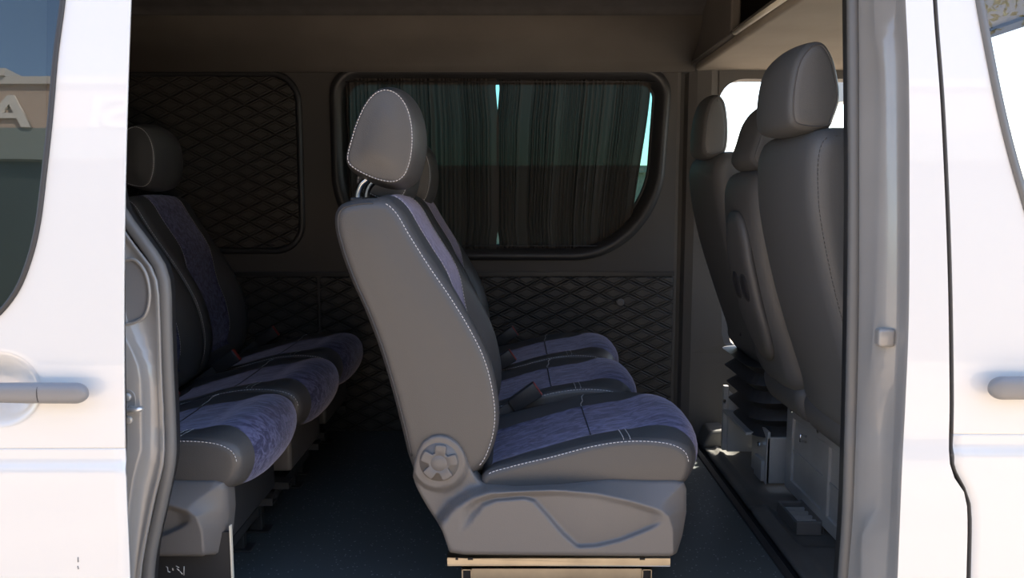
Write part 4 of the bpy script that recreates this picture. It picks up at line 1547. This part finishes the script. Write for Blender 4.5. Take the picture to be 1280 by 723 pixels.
# cab floor mat: ridged rubber with pressed steps
mm = empty('floor_mat', (1.2, 2.35, -0.022), 'black moulded rubber mat on the cab floor beyond the dark groove', 'floor mat')
ORIGIN[0] = np.array([1.2, 2.35, -0.022])
nx, ny = 90, 120
v, f = [], []
for i in range(nx + 1):
    for j in range(ny + 1):
        x = 0.752 + (1.74 - 0.752) * i / nx
        y = 1.60 + (3.18 - 1.60) * j / ny
        z = -0.004
        # tunnel for the seat feet and long pressed ribs
        z += 0.016 * smooth01(2.62, 2.68, y) * smooth01(0.84, 0.88, x) * (1 - smooth01(3.02, 3.06, y))
        z += 0.010 * math.exp(-((x - 0.80) / 0.008) ** 2)
        z += 0.008 * math.exp(-((y - 2.42) / 0.010) ** 2) * (1 - smooth01(0.95, 0.99, x))
        z -= 0.012 * smooth01(0.80, 0.83, x) * (1 - smooth01(0.90, 0.93, x)) * smooth01(2.14, 2.18, y) * (1 - smooth01(2.50, 2.54, y))
        v.append((x, y, z))
for i in range(nx):
    for j in range(ny):
        a = i * (ny + 1) + j
        f.append((a, a + 1, a + ny + 2, a + ny + 1))
mesh('mat_sheet', v, f, M['cab_mat'], mm, mods=[solid(0.016, (0, 0, -1))])
ORIGIN[0] = np.zeros(3)
# little grille let into the mat
gc = at(1012, 655, 2.33)
gx = 0.873; gy = 2.33
g = empty('floor_vent', (gx, gy, 0.0), 'small slotted black vent on the cab floor in front of the grey seat box', 'vent')
ORIGIN[0] = np.array([gx, gy, 0.0])
mb = MB()
mb.box((gx - 0.04, gy - 0.085, -0.012), (gx - 0.030, gy + 0.085, 0.022)); mb.box((gx + 0.030, gy - 0.085, -0.012), (gx + 0.04, gy + 0.085, 0.030))
mb.box((gx - 0.04, gy - 0.085, -0.012), (gx + 0.04, gy - 0.075, 0.026)); mb.box((gx - 0.04, gy + 0.075, -0.012), (gx + 0.04, gy + 0.085, 0.026))
mb.build('vent_frame', M['plastic'], g, smooth=False, mods=[bevel(0.003)])
for k in range(4):
    y = gy - 0.048 + k * 0.032
    MB().box((gx - 0.030, y - 0.004, -0.006), (gx + 0.030, y + 0.004, 0.018)).build('slat', M['steel_grey'], g, smooth=False)
ORIGIN[0] = np.zeros(3)


def cab_back(root, rear_px, y_left, ya, yb, ztop, th, name='backrest', mat='cab_leather', rnd=0.04):
    rear = [at(x, y, y_left) for x, y in rear_px]
    pts = [(p[0], p[2]) for p in rear]
    top = pts[0]
    o = [(top[0] + 0.02, ztop)] + [(p[0], min(p[1], ztop - 0.03)) for p in pts]
    fr = []
    for k, p in enumerate(pts[::-1]):
        w = th * (1.0 + 0.15 * math.sin(math.pi * k / len(pts)))
        fr.append((p[0] + w, min(p[1] + 0.02, ztop - 0.03)))
    o += fr + [(top[0] + th - 0.02, ztop)]
    L = Loft(o, ya, yb, rnd, 10, lambda i, fr_, yl: 0.012 * (1 - yl * yl), 0.004, 110)
    v, fa, fb = L.split()
    b = mesh(name, v, fa, M[mat], root)
    return b, L


def cab_head(root, outline, ya, yb, posts=True, rnd=0.020):
    L = Loft(outline, ya, yb, rnd, 10, lambda i, fr_, yl: 0.010 * (1 - yl * yl), 0.004, 90)
    v, fa, fb = L.split()
    h = mesh('headrest', v, fa, M['cab_leather'], root)
    for k in (2, len(L.rings) - 3):
        cord(h, [L.pt(k, i, 0.0006) for i in range(L.N)], 0.0018, 'leather', True)
    xs = [p[0] for p in outline]; zs_ = [p[1] for p in outline]
    xc = (min(xs) + max(xs)) / 2
    if posts:
        for y in ((ya + yb) / 2 - 0.055, (ya + yb) / 2 + 0.055):
            MB().tube([(xc + 0.015, y, min(zs_) - 0.10), (xc + 0.005, y, min(zs_) - 0.005), (xc, y, min(zs_) + 0.05)], 0.006, 10).build('headrest_post', M['chrome'], root)
    return h


# -- near passenger seat
ps = np.array([1.0, 1.95, 0.0])
s1 = empty('front_seat', ps, 'black front passenger seat nearest the camera beside the white front pillar', 'seat', 'front cab seats')
ORIGIN[0] = ps
b1, L1 = cab_back(s1, [(946, 186), (944, 250), (956, 320), (974, 390), (996, 460), (1010, 500)], 2.16, 1.745, 2.155, 1.112, 0.145)
seam(b1, [L1.pt(2, i, 0.001) for i in range(L1.N)], 'leather', dash=0.006, gap=0.004)
ho = [(0.612, 1.155), (0.613, 1.22), (0.626, 1.275), (0.652, 1.305), (0.678, 1.307), (0.70, 1.28), (0.716, 1.23), (0.722, 1.19), (0.712, 1.15), (0.70, 1.125), (0.645, 1.122), (0.62, 1.132)]
cab_head(s1, ho, 1.79, 2.045)
co = [(0.80, 0.43), (0.90, 0.46), (1.15, 0.45), (1.30, 0.44), (1.33, 0.40), (1.30, 0.34), (1.15, 0.325), (0.90, 0.325), (0.82, 0.35)]
Lq = Loft(co, 1.745, 2.155, 0.03, 10, None, 0.003, 90)
v, fa, fb = Lq.split()
mesh('cushion', v, fa, M['cab_leather'], s1)
ORIGIN[0] = np.zeros(3)
# -- middle seat with flap back
ms = np.array([1.0, 2.34, 0.0])
s2 = empty('front_seat', ms, 'narrow black middle front seat with an oval flap moulded in its back', 'seat', 'front cab seats')
ORIGIN[0] = ms
b2, L2 = cab_back(s2, [(906, 228), (905, 270), (911, 320), (922, 370), (938, 420), (955, 460)], 2.50, 2.18, 2.505, 1.035, 0.12)
ho = [(0.660, 1.075), (0.672, 1.13), (0.692, 1.19), (0.72, 1.222), (0.745, 1.22), (0.765, 1.18), (0.775, 1.12), (0.77, 1.07), (0.735, 1.05), (0.685, 1.05)]
cab_head(s2, ho, 2.22, 2.44)
Lq = Loft([(p[0], p[1]) for p in co], 2.18, 2.505, 0.03, 10, None, 0.003, 90)
v, fa, fb = Lq.split()
mesh('cushion', v, fa, M['cab_leather'], s2)
# oval flap on the rear of the middle backrest
def back_x(z, px_list, y):
    q = [at(x, yy, y) for x, yy in px_list]
    zs_ = [p[2] for p in q][::-1]; xs = [p[0] for p in q][::-1]
    return float(np.interp(z, zs_, xs))
RP = [(906, 228), (905, 270), (911, 320), (922, 370), (938, 420), (955, 460)]
def oval_patch(yc, zc, hy, hz_, out, name, mat, par, n=48, rings=6, ring_only=False):
    v, f = [], []
    for k in range(rings + 1):
        t = k / rings
        for j in range(n):
            a = 2 * math.pi * j / n
            ca, sa = math.cos(a), math.sin(a)
            y = yc + hy * t * (abs(ca) ** 0.7) * (1 if ca > 0 else -1)
            z = zc + hz_ * t * (abs(sa) ** 0.7) * (1 if sa > 0 else -1)
            x = back_x(z, RP, 2.5) - 0.012 - out * math.sqrt(max(0, 1 - t ** 6))
            v.append((x, y, z))
    for k in range(rings):
        for j in range(n):
            l = (j + 1) % n
            f.append((k * n + j, k * n + l, (k + 1) * n + l, (k + 1) * n + j))
    return mesh(name, v, f, mat, par, mods=[solid(0.02)])
fl = oval_patch(2.318, 0.715, 0.105, 0.215, 0.008, 'table_flap', M['cab_leather'], b2)
for yy in (2.275, 2.355):
    oval_patch(yy, 0.715, 0.026, 0.040, 0.014, 'cup_recess', M['plastic_dark'], fl)
ORIGIN[0] = np.zeros(3)
# -- driver seat on its bellows
dsr = np.array([1.0, 2.80, 0.0])
s3 = empty('front_seat', dsr, 'black driver seat on a ribbed suspension base beside the bright open cab door', 'seat', 'front cab seats')
ORIGIN[0] = dsr
cab_back(s3, [(861, 212), (862, 245), (872, 295), (887, 345), (904, 395), (918, 430)], 3.0, 2.585, 3.0, 1.105, 0.135)
ho = [(0.622, 1.13), (0.623, 1.19), (0.632, 1.25), (0.648, 1.288), (0.666, 1.297), (0.684, 1.28), (0.696, 1.23), (0.700, 1.16), (0.692, 1.12), (0.665, 1.105), (0.632, 1.108)]
cab_head(s3, ho, 2.63, 2.83, rnd=0.018)
co3 = [(0.82, 0.50), (0.92, 0.525), (1.15, 0.52), (1.32, 0.51), (1.35, 0.46), (1.30, 0.42), (1.1, 0.41), (0.90, 0.41), (0.82, 0.44)]
Lq = Loft(co3, 2.58, 3.0, 0.03, 10, None, 0.003, 90)
v, fa, fb = Lq.split()
mesh('cushion', v, fa, M['cab_leather'], s3)
# bellows: stack of pleats
v, f = [], []
rr_ = []
npl = 4
zA, zB = 0.41, 0.165
cxb, cyb = 1.02, 2.79
prof = []
for k in range(npl * 2 + 1):
    t = k / (npl * 2)
    prof.append((zA + (zB - zA) * t, (0.0 if k % 2 else 0.035) - 0.03 * t))
nb = 64
for (z, o_) in prof:
    for poly in [rounded_rect(cxb - 0.20 - o_, cxb + 0.20 + o_, cyb - 0.17 - o_, cyb + 0.17 + o_, 0.06, 6)]:
        q = resample(poly, nb)
        v += [(p[0], p[1], z) for p in q]
for k in range(len(prof) - 1):
    for j in range(nb):
        l = (j + 1) % nb
        f.append((k * nb + j, k * nb + l, (k + 1) * nb + l, (k + 1) * nb + j))
f.append(tuple(range(nb))); f.append(tuple((len(prof) - 1) * nb + j for j in range(nb)))
mesh('suspension_bellows', v, f, M['rubber'], s3, smooth=False)
# sheet metal stand: posts, gusset and folded foot plate
mb = MB()
x0 = 0.80
MB().box((x0, 2.955, 0.012), (x0 + 0.018, 2.975, 0.262)).build('stand_post', M['steel_grey'], s3, smooth=False, mods=[bevel(0.002)])
MB().prism([(x0 + 0.015, 0.25), (x0 + 0.15, 0.12), (x0 + 0.15, 0.012), (x0 + 0.015, 0.012)], 2.94, 2.955).build('stand_gusset', M['steel_grey'], s3, smooth=False)
MB().box((x0 + 0.0, 2.66, 0.16), (x0 + 0.42, 2.97, 0.172)).build('stand_top', M['steel_grey'], s3, smooth=False, mods=[bevel(0.002)])
mb = MB()
mb.box((0.855, 2.60, 0.012), (0.865, 2.77, 0.19)); mb.box((0.855, 2.60, 0.012), (1.20, 2.612, 0.17))
mb.build('stand_plate', M['steel_grey'], s3, smooth=False, mods=[bevel(0.002)])
MB().box((0.843, 2.62, 0.012), (0.856, 2.70, 0.085)).build('stand_bracket', M['steel_grey'], s3, smooth=False, mods=[bevel(0.003)])
for y in (2.66, 2.93):
    MB().lathe([(0.009, 0), (0.009, -0.005), (0.005, -0.007)], (0.848 if y < 2.8 else 0.80, y, 0.21 if y > 2.8 else 0.13), 'x', 6).build('bolt', M['chrome'], s3, smooth=False)
# adjuster hardware under the backrest
for (px, py, y) in ((925, 420, 2.75), (935, 415, 2.70), (945, 432, 2.66)):
    p = at(px, py, y)
    MB().tube([p, p + np.array([0.012, 0, 0.03]), p + np.array([0.04, 0, 0.05])], 0.004, 8).build('adjuster_lever', M['steel_dark'], s3)
ORIGIN[0] = np.zeros(3)
# -- grey steel box carrying the two passenger seats
xb0 = 0.907
yb0, yb1 = 1.72, 2.572
sb = empty('seat_box', (xb0 + 0.2, 2.2, 0.0), 'grey steel box with framed panel under the two front passenger seats', 'seat box')
ORIGIN[0] = np.array([xb0 + 0.2, 2.2, 0.0])
MB().box((xb0 + 0.012, yb0, 0.014), (xb0 + 0.34, yb1 - 0.03, 0.315)).build('box_shell', M['steel_dark'], sb, smooth=False, mods=[bevel(0.006)])
mb = MB()
# rear face: frame round an inset panel
yq = [yb0, yb0 + 0.05, yb1 - 0.08, yb1]
mb.box((xb0, yb1 - 0.055, 0.014), (xb0 + 0.014, yb1 - 0.0, 0.30))
mb.box((xb0, yb0, 0.26), (xb0 + 0.014, yb1 - 0.05, 0.315)); mb.box((xb0, yb0, 0.014), (xb0 + 0.014, yb1 - 0.05, 0.055)); mb.box((xb0, yb0, 0.05), (xb0 + 0.014, yb0 + 0.05, 0.27))
mb.box((xb0, 2.22, 0.05), (xb0 + 0.014, 2.26, 0.27))
mb.build('panel_frame', M['steel_grey'], sb, smooth=False, mods=[bevel(0.003)])
MB().box((xb0 + 0.004, yb0 + 0.05, 0.150), (xb0 + 0.012, yb1 - 0.055, 0.158)).build('panel_rib', M['steel_grey'], sb, smooth=False)
MB().box((xb0 + 0.008, yb0 + 0.05, 0.05), (xb0 + 0.013, yb1 - 0.05, 0.27)).build('panel', M['steel_grey'], sb, smooth=False)
for y in (2.30, 2.52):
    MB().lathe([(0.008, 0), (0.008, -0.004), (0.004, -0.006)], (xb0, y, 0.285), 'x', 8).build('bolt', M['chrome'], sb, smooth=False)
MB().tube([(xb0 - 0.002, 2.39, 0.24), (xb0 - 0.02, 2.39, 0.245), (xb0 - 0.02, 2.39, 0.225), (xb0 - 0.002, 2.39, 0.222)], 0.004, 8).build('lashing_eye', M['chrome'], sb)
ORIGIN[0] = np.zeros(3)
# hinge plates below the passenger backrests, a cable looping off the near seat
for (st_, rt, ys_) in ((s1, ps, (1.762, 2.140)), (s2, ms, (2.196, 2.490))):
    ORIGIN[0] = rt
    for y in ys_:
        hpn = MB().prism([(0.80, 0.52), (0.84, 0.545), (0.90, 0.45), (0.96, 0.33), (0.90, 0.328), (0.83, 0.40)], y - 0.006, y + 0.006).build('hinge_plate', M['steel_dark'], st_, smooth=False, mods=[bevel(0.003)])
        MB().lathe([(0.012, -0.012), (0.012, 0.012)], (0.85, y, 0.47), 'y', 12).build('hinge_pin', M['steel_grey'], hpn)
ORIGIN[0] = ms
MB().tube(catmull([np.array(q, float) for q in [(0.93, 2.30, 0.34), (0.88, 2.28, 0.40), (0.86, 2.33, 0.46), (0.89, 2.40, 0.40), (0.93, 2.42, 0.34)]], closed=False, k=8), 0.004, 8).build('cable', M['rubber'], s2)
ORIGIN[0] = np.zeros(3)
# wedge cover by the far sill
o = MB().prism([(0.745, -0.006), (0.775, 0.062), (0.84, 0.066), (0.885, -0.006)], 3.04, 3.16).build('sill_cover', M['cab_mat'], smooth=False, mods=[bevel(0.012, 3)])
tag(o, 'low dark wedge shaped cover on the cab floor at the foot of the far pillar', 'cover')

# ================================================================== OUTSIDE
def ground_mat():
    m, nt, b = new_mat('sunlit_paving')
    tc = N_(nt, 'ShaderNodeTexCoord')
    no = N_(nt, 'ShaderNodeTexNoise'); no.inputs['Scale'].default_value = 1.3; no.inputs['Detail'].default_value = 8
    nt.links.new(tc.outputs['Object'], no.inputs['Vector'])
    rp = N_(nt, 'ShaderNodeValToRGB')
    rp.color_ramp.elements[0].position = 0.3; rp.color_ramp.elements[0].color = (0.40, 0.31, 0.22, 1)
    rp.color_ramp.elements[1].position = 0.7; rp.color_ramp.elements[1].color = (0.52, 0.41, 0.30, 1)
    nt.links.new(no.outputs['Fac'], rp.inputs['Fac'])
    nt.links.new(rp.outputs['Color'], b.inputs['Base Color'])
    b.inputs['Roughness'].default_value = 0.9
    return m
M['ground'] = ground_mat()
struct(mesh('ground', [(-150, -150, GROUND), (150, -150, GROUND), (150, 150, GROUND), (-150, 150, GROUND)], [(0, 1, 2, 3)], M['ground'], smooth=False))

# facade opposite the van (seen mirrored in the pane and the paint)
def mirror_hit(px, py, off, yb):
    p = on_body(px, py, off)
    d = ray(px, py)
    z = p[2]
    e = 1e-3
    s = (body_y(z + e) - body_y(z - e)) / (2 * e)
    n = np.array([0, -1, s]); n /= np.linalg.norm(n)
    r_ = d - 2 * np.dot(d, n) * n
    t = (yb - p[1]) / r_[1]
    return p + r_ * t
BY = -13.0
ztop = mirror_hit(40, 97, OFF, BY)[2]
zfas = mirror_hit(40, 160, OFF, BY)[2]
zband = mirror_hit(40, 199, OFF, BY)[2]
zA1, zA0 = mirror_hit(20, 121, OFF, BY)[2], mirror_hit(20, 160, OFF, BY)[2]
M['fascia'] = pbr('beige_fascia', (0.46, 0.36, 0.29), 0.7, var=0.06, vscale=1.0)
M['parapet'] = pbr('pale_parapet', (0.52, 0.50, 0.47), 0.7)
M['band'] = pbr('grey_green_band', (0.20, 0.23, 0.215), 0.6)
M['shop'] = pbr('dark_shopfront', (0.045, 0.055, 0.055), 0.35)
M['letters'] = pbr('pale_letters', (0.62, 0.60, 0.56), 0.6)
bd = empty('shop_building', (-6, BY, GROUND), 'beige shop building opposite the van, mirrored in the dark sliding door window', 'building')
ORIGIN[0] = np.array([-6, BY, GROUND])
X0b, X1b = -24.0, 12.0
MB().box((X0b, BY - 4, zfas), (X1b, BY, ztop - 0.22)).build('fascia', M['fascia'], bd, smooth=False)
MB().box((X0b, BY - 4, ztop - 0.22), (X1b, BY + 0.10, ztop)).build('parapet', M['parapet'], bd, smooth=False)
xs_ = mirror_hit(12, 90, OFF, BY)[0]
MB().box((xs_ - 3, BY - 3, ztop), (xs_, BY + 0.16, ztop + 0.22)).build('parapet_step', M['parapet'], bd, smooth=False)
MB().box((X0b, BY - 4, zband), (X1b, BY + 0.02, zfas)).build('canopy_band', M['band'], bd, smooth=False)
MB().box((X0b, BY - 4, GROUND), (X1b, BY - 0.25, zband)).build('shopfront', M['shop'], bd, smooth=False)


def text(ch, px_c, name='letter'):
    cu = bpy.data.curves.new(name, 'FONT')
    cu.body = ch
    cu.size = (zA1 - zA0) * 1.42
    cu.extrude = 0.03
    cu.align_x = 'CENTER'
    cu.offset = 0.02
    tmp = bpy.data.objects.new(name, cu)
    COL.objects.link(tmp)
    bpy.context.view_layer.update()
    me = bpy.data.meshes.new_from_object(tmp.evaluated_get(bpy.context.evaluated_depsgraph_get()))
    bpy.data.objects.remove(tmp)
    me.materials.clear()
    me.materials.append(M['letters'])
    o = bpy.data.objects.new(name, me)
    COL.objects.link(o)
    o.parent = bd
    x = mirror_hit(px_c, 140, OFF, BY)[0]
    o.location = Vector((x - ORIGIN[0][0], 0.05, zA0 - ORIGIN[0][2] + 0.02))
    o.rotation_euler = (math.pi / 2, 0, math.pi)
    o.scale = (1.15, 1, 1)
    return o
text('A', 12)
text('I', 122)
text('S', 150)
ORIGIN[0] = np.zeros(3)

# tree mirrored in the front door pane
tp = mirror_hit(1262, 55, 0.0, -9.0)
tr = empty('street_tree', (tp[0] + 1.2, -9.0, GROUND), 'green tree across the street, mirrored in the front door window', 'tree')
ORIGIN[0] = np.array([tp[0] + 1.2, -9.0, GROUND])
M['bark'] = pbr('bark', (0.10, 0.07, 0.05), 0.9, bump=0.5, bscale=30)
M['leaf'] = pbr('leaf', (0.09, 0.16, 0.05), 0.6, var=0.3, vscale=3)
tc_ = np.array([tp[0] + 1.2, -9.0, tp[2] - 0.3])
MB().tube([(tc_[0], -9, GROUND), (tc_[0] + 0.08, -9, GROUND + 1.2), (tc_[0], -8.95, tc_[2])], [0.16, 0.12, 0.05], 12).build('trunk', M['bark'], tr)
mb = MB()
cl = [(tc_ + rng.normal(0, 1, 3) * np.array([0.75, 0.6, 0.5])) for _ in range(26)]
for c_ in cl:
    for _ in range(55):
        p = c_ + rng.normal(0, 0.24, 3)
        a = rng.normal(0, 1, 3); a /= np.linalg.norm(a)
        b_ = np.cross(a, rng.normal(0, 1, 3)); b_ /= np.linalg.norm(b_)
        s_ = 0.06 + 0.05 * rng.rand()
        mb.add([p - a * s_, p + b_ * s_ * 0.5, p + a * s_, p - b_ * s_ * 0.5], [(0, 1, 2, 3)])
mb.build('foliage', M['leaf'], tr, smooth=False)
ORIGIN[0] = np.zeros(3)
# low wall beyond the far side, glimpsed past the curtain
M['yard'] = pbr('yard_wall_render', (0.22, 0.19, 0.16), 0.9, var=0.15, vscale=2)
zy = at(640, 216, 7.0)[2]
yw = MB().box((-9, 7.0, GROUND), (1.55, 7.25, zy)).box((-9, 6.95, zy), (1.58, 7.30, zy + 0.06)).build('yard_wall', M['yard'], smooth=False)
tag(yw, kind='structure')

# ================================================================== LIGHT
w = bpy.data.worlds.new('sky')
SC.world = w
w.use_nodes = True
nt = w.node_tree
bg = nt.nodes['Background']
sky = nt.nodes.new('ShaderNodeTexSky')
sky.sky_type = 'NISHITA'
sky.sun_disc = False
SUN = Vector((0.42, 0.46, 0.80)).normalized()
sky.sun_elevation = math.asin(SUN.z)
sky.sun_rotation = math.atan2(SUN.x, SUN.y)
sky.altitude = 100
sky.air_density = 1.0
sky.dust_density = 1.2
sky.ozone_density = 1.2
nt.links.new(sky.outputs[0], bg.inputs['Color'])
bg.inputs['Strength'].default_value = 0.20
sl = bpy.data.lights.new('sun', 'SUN')
sl.energy = 5.5
sl.angle = R(0.6)
sl.color = (1.0, 0.90, 0.76)
so_ = bpy.data.objects.new('sun', sl)
COL.objects.link(so_)
so_.rotation_euler = SUN.to_track_quat('Z', 'Y').to_euler()

SC.view_settings.view_transform = 'Standard'
SC.view_settings.look = 'None'
SC.view_settings.gamma = 1.0
SC.view_settings.use_curve_mapping = False
SC.view_settings.exposure = 1.65
SC.cycles.use_denoising = True
SC.cycles.max_bounces = 10
SC.cycles.transparent_max_bounces = 16
SC.cycles.sample_clamp_indirect = 8.0
